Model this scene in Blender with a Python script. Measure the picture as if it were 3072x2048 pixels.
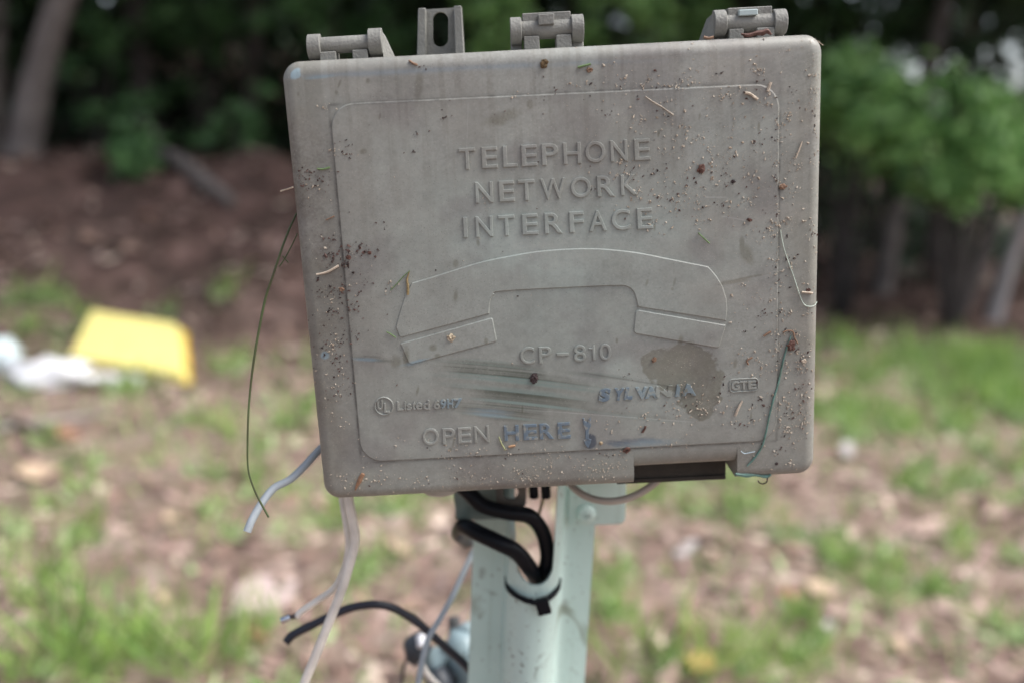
import bpy, bmesh, math, random
import numpy as np
from mathutils import Vector, Matrix, noise
for o in list(bpy.data.objects): bpy.data.objects.remove(o)
random.seed(7); rng = np.random.default_rng(11)
R = math.radians
scn = bpy.context.scene
# ------------------------------------------------------------------ camera
PITCH, ROLL, CAMH, FPX = R(11.5), R(2.6), 0.95, 2800.0
F0 = Vector((0, math.cos(PITCH), -math.sin(PITCH))); U0 = Vector((0, math.sin(PITCH), math.cos(PITCH))); R0 = Vector((1, 0, 0))
CU = U0*math.cos(ROLL) - R0*math.sin(ROLL); CR = R0*math.cos(ROLL) + U0*math.sin(ROLL); CF = F0
CO = Vector((0, 0, CAMH))
cam_d = bpy.data.cameras.new('camera'); cam = bpy.data.objects.new('camera', cam_d); scn.collection.objects.link(cam)
cam.matrix_world = Matrix(((CR.x, CU.x, -CF.x, CO.x), (CR.y, CU.y, -CF.y, CO.y), (CR.z, CU.z, -CF.z, CO.z), (0, 0, 0, 1)))
cam_d.sensor_width = 36; cam_d.lens = FPX/3072*36; cam_d.clip_end = 3000; cam_d.clip_start = 0.02
cam_d.dof.use_dof = True; cam_d.dof.focus_distance = 0.413; cam_d.dof.aperture_fstop = 3.6
scn.camera = cam
# ------------------------------------------------------------------ light
world = bpy.data.worlds.new('World'); scn.world = world; world.use_nodes = True
wn = world.node_tree; wn.nodes.clear()
SUN_EL, SUN_AZ = R(56), R(98)      # azimuth clockwise from +Y (north): to the right, a little behind the camera
sky = wn.nodes.new('ShaderNodeTexSky'); sky.sky_type = 'NISHITA'; sky.sun_disc = False
sky.sun_elevation = SUN_EL; sky.sun_rotation = SUN_AZ; sky.dust_density = 4.0; sky.air_density = 1.0; sky.ozone_density = 1.0
hs = wn.nodes.new('ShaderNodeHueSaturation'); hs.inputs['Saturation'].default_value = 0.60
bg = wn.nodes.new('ShaderNodeBackground'); bg.inputs['Strength'].default_value = 0.095
wo = wn.nodes.new('ShaderNodeOutputWorld')
wn.links.new(sky.outputs[0], hs.inputs['Color']); wn.links.new(hs.outputs[0], bg.inputs[0]); wn.links.new(bg.outputs[0], wo.inputs[0])
sun_d = bpy.data.lights.new('sun', 'SUN'); sun_d.energy = 1.5; sun_d.angle = R(35); sun_d.color = (1.0, 0.985, 0.96)
sun = bpy.data.objects.new('sun', sun_d); scn.collection.objects.link(sun)
sd = Vector((math.sin(SUN_AZ)*math.cos(SUN_EL), math.cos(SUN_AZ)*math.cos(SUN_EL), math.sin(SUN_EL)))
sun.rotation_euler = sd.to_track_quat('Z', 'Y').to_euler()
vs = scn.view_settings; vs.view_transform = 'Standard'; vs.look = 'None'; vs.gamma = 1; vs.use_curve_mapping = False
vs.exposure = 1.36
# ------------------------------------------------------------------ pixel to place
def C(u, v, z):                       # the point seen at photograph pixel (u, v), z metres in front of the camera
    return CO + CF*z + CR*((u-1536)/FPX*z) + CU*((1024-v)/FPX*z)
def ray(u, v): return (CF + CR*((u-1536)/FPX) + CU*((1024-v)/FPX))
def hill(x, y):                       # ground height
    s = lambda t: 0 if t <= 0 else (1 if t >= 1 else t*t*(3-2*t))
    h = 0.72*s((y-4.0-0.25*(x+2))/1.9)*s((0.6-x)/2.3)
    h += 2.6*s((y-9)/14)*s((2.0-x)/5)
    h -= 0.5*s((y-7.0)/8)*s((x-1.5)/4)
    n = noise.noise(Vector((x*0.9, y*0.9, 3.1)))*0.05 + noise.noise(Vector((x*3.1, y*3.1, 1.1)))*0.018
    w = s((y-3.6)/1.2)*s((0.4-x)/1.5)
    h += n*(0.5 + 3.2*w) + w*0.13*noise.noise(Vector((x*2.2, y*2.2, 8.3)))
    return h*min(1, max(0, (60-abs(x)-abs(y)*0.5)/30)+0.0) if abs(x)+abs(y) > 30 else h
def G(u, v, z0=None):
    r = ray(u, v); t = 0.6; 
    for _ in range(4000):
        p = CO + r*t
        if p.z <= hill(p.x, p.y): return Vector((p.x, p.y, hill(p.x, p.y)))
        t += 0.01 + t*0.002
    return CO + r*t
# ------------------------------------------------------------------ materials
def srgb(r, g, b):
    f = lambda c: (c/12.92 if c <= 0.04045 else ((c+0.055)/1.055)**2.4)
    return (f(r), f(g), f(b), 1)
def mat(name, col, rough=0.6, var=0.25, scale=30, bump=0.0, bscale=None, metal=0, spec=0.5, col2=None, island=False, trans=0, coat=0):
    m = bpy.data.materials.new(name); m.use_nodes = True; nt = m.node_tree; N = nt.nodes; L = nt.links
    b = N['Principled BSDF']; b.inputs['Roughness'].default_value = rough; b.inputs['Metallic'].default_value = metal
    b.inputs['Specular IOR Level'].default_value = spec
    if coat: b.inputs['Coat Weight'].default_value = coat
    tc = N.new('ShaderNodeTexCoord'); nz = N.new('ShaderNodeTexNoise'); nz.inputs['Scale'].default_value = scale; nz.inputs['Detail'].default_value = 6
    L.new(tc.outputs['Object'], nz.inputs['Vector'])
    r = N.new('ShaderNodeValToRGB'); c = col[:3]; d = col2[:3] if col2 else tuple(x*(1-var) for x in c)
    r.color_ramp.elements[0].position = 0.3; r.color_ramp.elements[1].position = 0.7
    r.color_ramp.elements[0].color = (*d, 1); r.color_ramp.elements[1].color = (*c, 1)
    if island:
        g = N.new('ShaderNodeNewGeometry'); mx = N.new('ShaderNodeMath'); mx.operation = 'MULTIPLY_ADD'
        mx.inputs[1].default_value = 0.45; L.new(g.outputs['Random Per Island'], mx.inputs[2]); L.new(nz.outputs['Fac'], mx.inputs[0])
        L.new(mx.outputs[0], r.inputs[0]); r.color_ramp.elements[0].position = 0.25; r.color_ramp.elements[1].position = 1.2
    else: L.new(nz.outputs['Fac'], r.inputs[0])
    L.new(r.outputs[0], b.inputs['Base Color'])
    if bump:
        n2 = N.new('ShaderNodeTexNoise'); n2.inputs['Scale'].default_value = bscale or scale*6; n2.inputs['Detail'].default_value = 4
        L.new(tc.outputs['Object'], n2.inputs['Vector'])
        bp = N.new('ShaderNodeBump'); bp.inputs['Strength'].default_value = bump; bp.inputs['Distance'].default_value = 0.001 if scale > 15 else 0.01
        L.new(n2.outputs['Fac'], bp.inputs['Height']); L.new(bp.outputs[0], b.inputs['Normal'])
    if trans:
        t = N.new('ShaderNodeBsdfTranslucent'); L.new(r.outputs[0], t.inputs[0]); ms = N.new('ShaderNodeMixShader'); ms.inputs[0].default_value = trans
        L.new(b.outputs[0], ms.inputs[1]); L.new(t.outputs[0], ms.inputs[2]); L.new(ms.outputs[0], N['Material Output'].inputs[0])
    return m
# ------------------------------------------------------------------ mesh helpers
col = scn.collection
def link(name, me, m, parent=None):
    o = bpy.data.objects.new(name, me); col.objects.link(o)
    if m and not me.materials: me.materials.append(m)
    if parent: o.parent = parent
    return o
def tag(o, label, cat, group=None, kind=None):
    if label: o['label'] = label
    if cat: o['category'] = cat
    if group: o['group'] = group
    if kind: o['kind'] = kind
    return o
def pyd(name, v, f, smooth=False):
    me = bpy.data.meshes.new(name); me.from_pydata([tuple(p) for p in v], [], f); me.update()
    if smooth: me.polygons.foreach_set('use_smooth', [True]*len(me.polygons))
    return me
def auto(me, ang=40):
    me.polygons.foreach_set('use_smooth', [True]*len(me.polygons))
    bm = bmesh.new(); bm.from_mesh(me)
    for e in bm.edges:
        if len(e.link_faces) == 2 and e.calc_face_angle(0) > R(ang): e.smooth = False
    bm.to_mesh(me); bm.free(); return me
def fixn(me):
    bm = bmesh.new(); bm.from_mesh(me); bmesh.ops.recalc_face_normals(bm, faces=bm.faces); bm.to_mesh(me); bm.free(); return me
def recentre(o):                       # put the origin at the base of a world-space mesh
    me = o.data; n = len(me.vertices); a = np.empty(n*3); me.vertices.foreach_get('co', a); a = a.reshape(-1, 3)
    b = Vector((float(a[:, 0].mean()), float(a[:, 1].mean()), float(a[:, 2].min())))
    a -= np.array(b); me.vertices.foreach_set('co', a.ravel()); me.update(); o.location = b; return o
def smoothline(pts, n=6):
    P = [Vector(p) for p in pts]; P = [P[0]*2-P[1]] + P + [P[-1]*2-P[-2]]; out = []
    for i in range(1, len(P)-2):
        for k in range(n):
            t = k/n; a, b, c, d = P[i-1:i+3]
            out.append(0.5*((2*b) + (c-a)*t + (2*a-5*b+4*c-d)*t*t + (3*b-a-3*c+d)*t**3))
    out.append(P[-2]); return out
def tube_vf(pts, rad, seg=12, wob=0.0):
    """closed tube; rad a number or list"""
    v, f = [], []; n = len(pts); up = None
    for i, p in enumerate(pts):
        d = (pts[min(i+1, n-1)]-pts[max(i-1, 0)]).normalized()
        if up is None: up = d.orthogonal().normalized()
        up = (up - d*up.dot(d)).normalized(); s = d.cross(up)
        r = rad[i] if hasattr(rad, '__len__') else rad
        for k in range(seg):
            a = 2*math.pi*k/seg; q = 1+wob*(random.random()-.5)
            v.append(p + (up*math.cos(a)+s*math.sin(a))*r*q)
    for i in range(n-1):
        for k in range(seg):
            a, b = i*seg+k, i*seg+(k+1) % seg; f.append((a, b, b+seg, a+seg))
    f.append(tuple(range(seg))[::-1]); f.append(tuple((n-1)*seg+k for k in range(seg)))
    return v, f
def tube(name, pts, rad, m, parent=None, seg=12, sm=6, wob=0.0):
    P = smoothline(pts, sm) if sm else [Vector(p) for p in pts]
    if hasattr(rad, '__len__'):
        n = len(P); rr = [float(np.interp(i/(n-1), np.linspace(0, 1, len(rad)), rad)) for i in range(n)]
    else: rr = rad
    v, f = tube_vf(P, rr, seg, wob); me = auto(fixn(pyd(name, v, f)), 50)
    return link(name, me, m, parent)
def merge(parts):
    V, Fc = [], []
    for v, f in parts:
        o = len(V); V += [tuple(p) for p in v]; Fc += [tuple(i+o for i in q) for q in f]
    return V, Fc
def boxvf(x0, x1, y0, y1, z0, z1):
    v = [(x, y, z) for x in (x0, x1) for y in (y0, y1) for z in (z0, z1)]
    return v, [(0, 1, 3, 2), (4, 6, 7, 5), (0, 4, 5, 1), (2, 3, 7, 6), (0, 2, 6, 4), (1, 5, 7, 3)]
def bevelled(me, w, seg=2):
    bm = bmesh.new(); bm.from_mesh(me); bmesh.ops.recalc_face_normals(bm, faces=bm.faces)
    es = [e for e in bm.edges if len(e.link_faces) == 2 and e.calc_face_angle(0) > R(30)]
    bmesh.ops.bevel(bm, geom=es, offset=w, segments=seg, profile=0.5, affect='EDGES', clamp_overlap=True); bm.to_mesh(me); bm.free(); return auto(me, 35)
def boolean(me, cutters):
    o = bpy.data.objects.new('tmp', me); col.objects.link(o); cs = []
    for c in cutters:
        k = bpy.data.objects.new('tmpc', c); col.objects.link(k); cs.append(k)
        md = o.modifiers.new('b', 'BOOLEAN'); md.object = k; md.operation = 'DIFFERENCE'; md.solver = 'EXACT'
    dg = bpy.context.evaluated_depsgraph_get(); dg.update(); r = bpy.data.meshes.new_from_object(o.evaluated_get(dg))
    for k in cs+[o]: bpy.data.objects.remove(k)
    return r
def prism(poly, y0, y1):               # polygon in (x, z) between depths y0 and y1
    n = len(poly); v = [(x, y0, z) for x, z in poly]+[(x, y1, z) for x, z in poly]
    f = [tuple(range(n)), tuple(range(2*n-1, n-1, -1))]+[(i, (i+1) % n, n+(i+1) % n, n+i) for i in range(n)]
    return v, f
def area(p): return 0.5*sum(p[i][0]*p[(i+1) % len(p)][1]-p[(i+1) % len(p)][0]*p[i][1] for i in range(len(p)))
def inset(p, d):
    n = len(p); s = 1 if area(p) > 0 else -1; out = []
    for i in range(n):
        a, b, c = Vector(p[i-1]), Vector(p[i]), Vector(p[(i+1) % n])
        e, g = (b-a).normalized(), (c-b).normalized(); n1 = Vector((-e.y, e.x))*s; n2 = Vector((-g.y, g.x))*s
        m = n1+n2; m = m/(max(0.35, m.length_squared/2)) if m.length > 1e-6 else n1
        out.append(tuple(b+m*d))
    return out
def slab(poly, y0, y1, bev):           # raised plate: base outline at y0, face at y1 (towards the viewer: y1 < y0), chamfer bev wide
    n = len(poly); p2 = inset(poly, bev*0.5); p3 = inset(poly, bev); ym = y0+(y1-y0)*0.7
    v = [(x, y0, z) for x, z in poly]+[(x, ym, z) for x, z in p2]+[(x, y1, z) for x, z in p3]
    f = [tuple(2*n+i for i in range(n))]+[(a*n+i, a*n+(i+1) % n, (a+1)*n+(i+1) % n, (a+1)*n+i) for a in (0, 1) for i in range(n)]
    return auto(fixn(pyd('slab', v, f)), 14)
def rounded(poly, rads, seg=8):
    out = []; n = len(poly)
    for i in range(n):
        a, b, c = Vector(poly[i-1]), Vector(poly[i]), Vector(poly[(i+1) % n]); r = rads[i] if hasattr(rads, '__len__') else rads
        e, g = (a-b).normalized(), (c-b).normalized(); th = e.angle(g)
        if r <= 0 or th > 3.1: out.append(tuple(b)); continue
        t = min(r/math.tan(th/2), (a-b).length*.49, (c-b).length*.49); r2 = t*math.tan(th/2)
        cen = b+(e+g).normalized()*(r2/math.sin(th/2)); p, q = b+e*t-cen, b+g*t-cen
        ang = p.angle_signed(q)
        for k in range(seg+1):
            out.append(tuple(cen + Matrix.Rotation(-ang*k/seg, 2) @ p))
    return out
def cyl(p, q, r, seg=24):
    p, q = Vector(p), Vector(q); d = (q-p).normalized(); s = d.orthogonal().normalized(); t = d.cross(s); v = []
    for c in (p, q):
        for k in range(seg):
            a = 2*math.pi*k/seg; v.append(c+(s*math.cos(a)+t*math.sin(a))*r)
    f = [(k, (k+1) % seg, seg+(k+1) % seg, seg+k) for k in range(seg)]+[tuple(range(seg))[::-1], tuple(range(seg, 2*seg))]
    return v, f
def blob_vf(c, r, sq=(1, 1, 1), amp=0.35, sub=1, seed=0, fr=1.5):
    bm = bmesh.new(); bmesh.ops.create_icosphere(bm, subdivisions=sub, radius=1)
    v = []
    for w in bm.verts:
        n = 1+amp*noise.noise(w.co*fr+Vector((seed*3.7, seed*1.3, 0)))*2
        v.append(Vector((w.co.x*sq[0], w.co.y*sq[1], w.co.z*sq[2]))*r*n+Vector(c))
    f = [tuple(x.index for x in p.verts) for p in bm.faces]; bm.free(); return v, f
# ------------------------------------------------------------------ the box's own frame
W = 0.23; ASP = 0.85733
bx = Vector((0.99858804, 0.05308748, 0.00191042)).normalized(); by = Vector((-0.05375304, 0.97439707, -0.2183139))
by = (by-bx*by.dot(bx)).normalized(); bt = Vector((0.09525752, 0.12480234, 1.82260311))*W
cw = lambda c: CR*c.x + CU*c.y + CF*c.z
BX, BZ, BO = cw(bx), cw(by), CO+cw(bt); BY = BZ.cross(BX)
if BY.dot(CF) < 0: BY = -BY
HW, HH = W/2, W*ASP/2
BM = Matrix(((BX.x, BY.x, BZ.x, BO.x), (BX.y, BY.y, BZ.y, BO.y), (BX.z, BY.z, BZ.z, BO.z), (0, 0, 0, 1))); BMI = BM.inverted()
def B(u, v, y=-0.006):                 # box-local (x, z) seen at pixel (u, v) on the plane at depth y
    o = BMI @ CO; d = BMI.to_3x3() @ ray(u, v); t = (y-o.y)/d.y; p = o+d*t; return (p.x, p.z)
def BL(u, v, y): x, z = B(u, v, y); return Vector((x, y, z))
RF = 0.0058; YF = -RF; YP = YF-0.0006
def face_y(x, z):
    d = min(HW-abs(x), HH-abs(z))
    if d < RF:
        d = max(d, 0); return -math.sqrt(max(0, RF*RF-(RF-d)**2))
    return YP if (PANEL_X0+ (0)*z < x < PANEL_X1 and PANEL_Z0 < z < PANEL_Z1) else YF
# ------------------------------------------------------------------ painted wear of the plastic lid (marks, and one wiping sheen), computed in place
TW, TH = 1536, 1312
def vnoise(w, h, cx, cy, seed):
    r = np.random.default_rng(seed); g = r.random((cy+2, cx+2)); x = np.linspace(0, cx, w, endpoint=False); y = np.linspace(0, cy, h, endpoint=False)
    xi, yi = x.astype(int), y.astype(int); fx, fy = x-xi, y-yi; fx = fx*fx*(3-2*fx); fy = fy*fy*(3-2*fy)
    a = g[yi][:, xi]*(1-fx)+g[yi][:, xi+1]*fx; b = g[yi+1][:, xi]*(1-fx)+g[yi+1][:, xi+1]*fx
    return a*(1-fy[:, None])+b*fy[:, None]
def fbm(w, h, c, seed, o=5, ax=1.0):
    s = 0; a = 1; t = 0
    for k in range(o): s = s+a*vnoise(w, h, max(1, int(c*ax)*2**k), max(1, int(c/ax))*2**k, seed+k); t += a; a *= .55
    return s/t
def wear_image():
    xs = (np.arange(TW)+.5)/TW*W-HW; zs = (np.arange(TH)+.5)/TH*2*HH-HH; X, Z = np.meshgrid(xs, zs)
    # photograph coordinates of each texel, so that every mark keeps its place on the plastic
    P = [np.full_like(X, BO[i]-CO[i])+BX[i]*X+BZ[i]*Z+BY[i]*YF for i in range(3)]
    dz = sum(P[i]*CF[i] for i in range(3)); u = 1536+FPX*sum(P[i]*CR[i] for i in range(3))/dz; v = 1024-FPX*sum(P[i]*CU[i] for i in range(3))/dz
    n1, n2, n3, nf = fbm(TW, TH, 5, 1), fbm(TW, TH, 14, 20), fbm(TW, TH, 60, 40, 4), fbm(TW, TH, 260, 60, 3)
    base = np.stack([np.full_like(X, c) for c in (0.252, 0.247, 0.222)])
    tint = (n1-.5)*2; lum = 1+0.24*tint+0.26*(n2-.5)+0.22*(n3-.5)+0.17*(nf-.5)
    base = base*lum
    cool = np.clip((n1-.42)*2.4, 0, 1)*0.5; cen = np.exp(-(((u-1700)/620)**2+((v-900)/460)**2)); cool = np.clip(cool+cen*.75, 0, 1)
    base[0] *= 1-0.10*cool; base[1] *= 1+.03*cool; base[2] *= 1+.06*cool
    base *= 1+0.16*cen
    wet = np.zeros_like(X)
    def ell(cu, cv, ru, rv, rot=0, soft=.12, jag=.25, nn=None):
        c, s = math.cos(R(rot)), math.sin(R(rot)); a = ((u-cu)*c+(v-cv)*s)/ru; b = (-(u-cu)*s+(v-cv)*c)/rv
        d = np.sqrt(a*a+b*b)+((nn if nn is not None else n3)-.5)*2*jag; return np.clip((1-d)/soft, 0, 1)
    jg0 = .5*fbm(TW, TH, 60, 71, 3)+.5*n3
    # upper rim grime, left and right rim grime, brown dust film outside the panel
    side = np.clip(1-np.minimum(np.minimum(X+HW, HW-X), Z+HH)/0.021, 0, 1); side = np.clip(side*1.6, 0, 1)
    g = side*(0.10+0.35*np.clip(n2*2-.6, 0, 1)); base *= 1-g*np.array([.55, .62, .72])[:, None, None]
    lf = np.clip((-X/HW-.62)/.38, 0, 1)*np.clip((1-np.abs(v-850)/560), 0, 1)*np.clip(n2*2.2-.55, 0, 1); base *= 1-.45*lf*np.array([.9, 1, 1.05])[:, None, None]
    # top bevel scrape line, blue paint
    line = 188-0.0526*(u-855)+52
    ln = np.exp(-((v-line+6)/9)**2)*np.clip(fbm(TW, TH, 20, 91, 3, 0.3)*3-.8, 0, 1)
    base = base*(1-.45*ln)+np.array([.20, .26, .31])[:, None, None]*.45*ln
    paint = np.array([.22, .31, .36])[:, None, None]
    def lay(c, m): 
        nonlocal base; base = base*(1-m)+c*m
    lay(paint*1.35, ell(882, 226, 22, 15, -25, .4, .8, jg0)*.7); lay(paint, ell(960, 232, 60, 7, -5, .6)*.6)
    # streaky scrape marks below the emblem: stretched noise along the wipe
    ang = 6; c, s = math.cos(R(ang)), math.sin(R(ang)); q = (-(u-1500)*s+(v-1150)*c)
    r = np.random.default_rng(5); st = r.random(4000); st2 = np.convolve(st, np.ones(3)/3, 'same'); wq = q*1.0+np.sin((u-1300)/170)*5
    sn = np.interp(wq*.62+9, np.arange(-2000, 2000), st2); sn2 = np.interp(wq*.25, np.arange(-2000, 2000), st2); lanes = np.clip((sn*.7+sn2*.6-.44)*4, 0, 1)
    for cu, cv, ru, rv, al in ((1480, 1108, 200, 34, 1.1), (1530, 1155, 270, 40, 1), (1590, 1200, 230, 34, 1), (1500, 1232, 170, 30, 1.1), (1640, 1150, 200, 30, .8), (1800, 1125, 150, 10, .4), (1900, 1245, 200, 14, .3), (2010, 1180, 90, 8, .3), (1120, 1076, 70, 12, .9)):
        m = ell(cu, cv, ru, rv, 6, .55, .1)*np.clip(lanes+.22, 0, 1)*al
        base *= 1-.48*m*np.array([.95, .9, .98])[:, None, None]
        tl = np.clip((np.interp(wq*.27+77, np.arange(-2000, 2000), st2)-.5)*5, 0, 1)*m; lay(np.array([.27, .38, .36])[:, None, None], tl*.5)
    lay(paint*.95, ell(1470, 1236, 90, 16, 5, .8, .25)*np.clip(lanes+.2, 0, 1)*.75)
    lay(paint*.95, ell(1245, 1085, 55, 8, -14, .7, .2)*.7); lay(paint, ell(1100, 1077, 60, 7, 3, .7, .2)*.6); lay(paint, ell(975, 1066, 16, 14, 0, .4, .3)*.7)
    lay(np.array([.06, .085, .12])[:, None, None], ell(1890, 1322, 110, 13, -3, .7, .5)*np.clip(lanes+.1, 0, 1)*.8)
    lay(paint*.8, ell(1930, 1326, 120, 15, -3, .8, .3)*np.clip(lanes+.25, 0, 1)*.7); lay(np.array([.05, .07, .1])[:, None, None], ell(1773, 1320, 20, 24, 0, .3, .3)*.85)
    for a_, b_, l_ in ((2010, 1600, .0),): pass
    # pale long scratches
    for u0, v0, u1, v1, w_, al in ((1560, 1225, 2100, 1265, 1.4, .5), (1300, 1090, 1640, 1118, 1.2, .35), (2110, 592, 2180, 592, 1.6, .5), (2160, 648, 2240, 662, 1.3, .4), (1740, 1115, 2060, 1165, 2.5, -.5), (1400, 455, 1405, 300, 1, .3)):
        dx, dy = u1-u0, v1-v0; Ln = math.hypot(dx, dy); t = ((u-u0)*dx+(v-v0)*dy)/Ln/Ln; d = np.abs(-(u-u0)*dy+(v-v0)*dx)/Ln
        m = np.exp(-(d/w_)**2)*np.clip(t*8, 0, 1)*np.clip((1-t)*8, 0, 1)
        base = base*(1-.3*m*abs(al)*2) if al < 0 else base+m*al*.18
    # right-hand wiping arcs, their sheen put into the colour
    rr = np.hypot(u-2900, v-1500); arc = np.interp(rr*.9, np.arange(0, 4000), st2)
    m = np.clip((u-1950)/300, 0, 1)*np.clip((900-v)/500, 0, 1); base *= 1+m*(arc-.5)*.16
    # wet patches and drip marks
    jg = .5*fbm(TW, TH, 34, 71, 3)+.5*fbm(TW, TH, 90, 171, 3)
    big = np.maximum.reduce([ell(2030, 1105, 104, 66, 8, .09, .42, jg), ell(2100, 1155, 72, 78, 15, .09, .5, jg), ell(2070, 1080, 70, 50, 0, .09, .5, jg), ell(2100, 1215, 44, 42, 0, .12, .5, jg), ell(1985, 1095, 66, 52, 0, .09, .3, jg)])*(.72+.55*n3)
    wet = np.maximum(wet, big)
    for cu, cv, ru, rv, rot in ((2040, 1022, 10, 24, 8), (2070, 1035, 18, 20, 0), (2045, 1040, 12, 8, 0), (2240, 765, 24, 42, -22), (2225, 735, 10, 30, 0), (2200, 845, 60, 8, -8), (2240, 833, 70, 5, -12), (1367, 790, 13, 17, 10), (1367, 890, 9, 24, 5), (1434, 728, 6, 13, -10), (1218, 1070, 14, 40, 5), (1190, 1085, 22, 26, 0), (1312, 1065, 14, 10, 0), (1458, 1022, 8, 14, 5), (1300, 1040, 16, 14, 0),
                                (1018, 252, 5, 18, 18), (1009, 278, 7, 8, 0), (1104, 242, 8, 10, 10), (1255, 262, 16, 70, 5), (1140, 350, 4, 12, 12), (1940, 846, 6, 16, 18), (2022, 846, 4, 16, 15), (2016, 866, 5, 6, 0), (1975, 400, 5, 14, 8), (2098, 350, 4, 14, 10), (2200, 372, 4, 10, 5), (2275, 380, 5, 18, 5), (1963, 680, 5, 18, 3), (1253, 1170, 5, 18, 12), (1362, 1320, 4, 24, 12), (1351, 1345, 6, 8, 0), (1567, 1225, 3, 16, 3), (2252, 1246, 4, 18, 5), (2205, 1087, 7, 18, 10), (1092, 455, 14, 10, 0), (1505, 355, 70, 26, -20), (1590, 315, 12, 20, 0), (895, 282, 5, 9, 0), (1850, 1020, 5, 10, 0)):
        wet = np.maximum(wet, ell(cu, cv, ru, rv, rot, .55, .35, jg)*(.45+.7*n3))
    wet = np.maximum(wet, ell(1860, 795, 60, 44, 15, .5, .2)*.22)
    base *= 1-.40*np.clip(wet, 0, 1)*np.array([.86, .92, 1.06])[:, None, None]
    # fine dark pitting and pale dust film
    dr_ = np.clip((fbm(TW, TH, 22, 401, 4, 4.5)-.5)*5, 0, 1)*np.clip((1000-v)/800, .12, 1); base *= 1-.15*dr_*np.array([.9, 1, 1.1])[:, None, None]
    ch = np.clip((fbm(TW, TH, 7, 451, 5, 1.4)-.5)*4, 0, 1)*np.clip((nf-.3)*2.2, 0, 1); lay(np.array([.34, .345, .33])[:, None, None], ch*.22)
    ex = np.minimum(np.abs(X-PANEL_X0-(Z-PANEL_Z0)*0), np.abs(X-PANEL_X1)); ez = np.minimum(np.abs(Z-PANEL_Z1), np.abs(Z-PANEL_Z0)); ed_ = np.minimum(np.where((Z > PANEL_Z0) & (Z < PANEL_Z1), ex, 1), np.where((X > PANEL_X0) & (X < PANEL_X1), ez, 1))
    base *= 1-.42*np.exp(-(ed_/.0007)**2)*np.clip(n3*2.4-.6, 0, 1)-.12*np.exp(-(ed_/.004)**2)*np.clip(n2*2-.5, 0, 1)
    film = np.clip((fbm(TW, TH, 10, 201, 5, .6)-.5)*4, 0, 1)*np.clip(.25+(u-1500)/1500, .1, .8); lay(np.array([.36, .33, .29])[:, None, None], film*.28)
    mo = np.clip((fbm(TW, TH, 9, 301, 5)-.56)*6, 0, 1); base *= 1-.16*mo*np.array([.9, 1.05, .95])[:, None, None]
    pit = (rng.random(X.shape) < 0.0015+0.012*np.clip(1-np.hypot((u-1150)/420, (v-850)/420), 0, 1)).astype(float)
    pit = np.maximum(pit, np.maximum(np.roll(pit, 1, 0), np.roll(pit, 1, 1))*(rng.random(X.shape) < .6)); base *= 1-.42*pit
    du = (rng.random(X.shape) < 0.002+0.02*np.clip((n2-.48)*4, 0, 1)*np.clip((u-1700)/700, .15, 1)+.03*np.clip((v-1380)/80, 0, 1)*np.clip((n3-.4)*3, 0, 1)).astype(float)
    du = np.maximum(du, np.roll(du, 1, 1)*.7); lay(np.array([.52, .49, .42])[:, None, None], du*.5)
    gl = ell(1080, 1440, 60, 26, -30, .9, .4)*.3; lay(np.array([.42, .44, .36])[:, None, None], gl)
    base = np.clip(base, .01, .9)
    img = bpy.data.images.new('lid_wear', TW, TH, alpha=True, float_buffer=True); img.colorspace_settings.name = 'Non-Color'
    px = np.empty((TH, TW, 4), np.float32); px[..., :3] = base.transpose(1, 2, 0); px[..., 3] = 1-np.clip(wet, 0, 1)
    img.alpha_mode = 'CHANNEL_PACKED'; img.pixels.foreach_set(px.ravel()); img.update(); img.pack(); return img
_pc = [B(986, 312), B(2339, 249), B(2332, 1322), B(1083, 1387)]
PANEL_X0, PANEL_X1, PANEL_Z0, PANEL_Z1 = (_pc[0][0]+_pc[3][0])/2, (_pc[1][0]+_pc[2][0])/2, (_pc[2][1]+_pc[3][1])/2, (_pc[0][1]+_pc[1][1])/2
img = wear_image()
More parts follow.
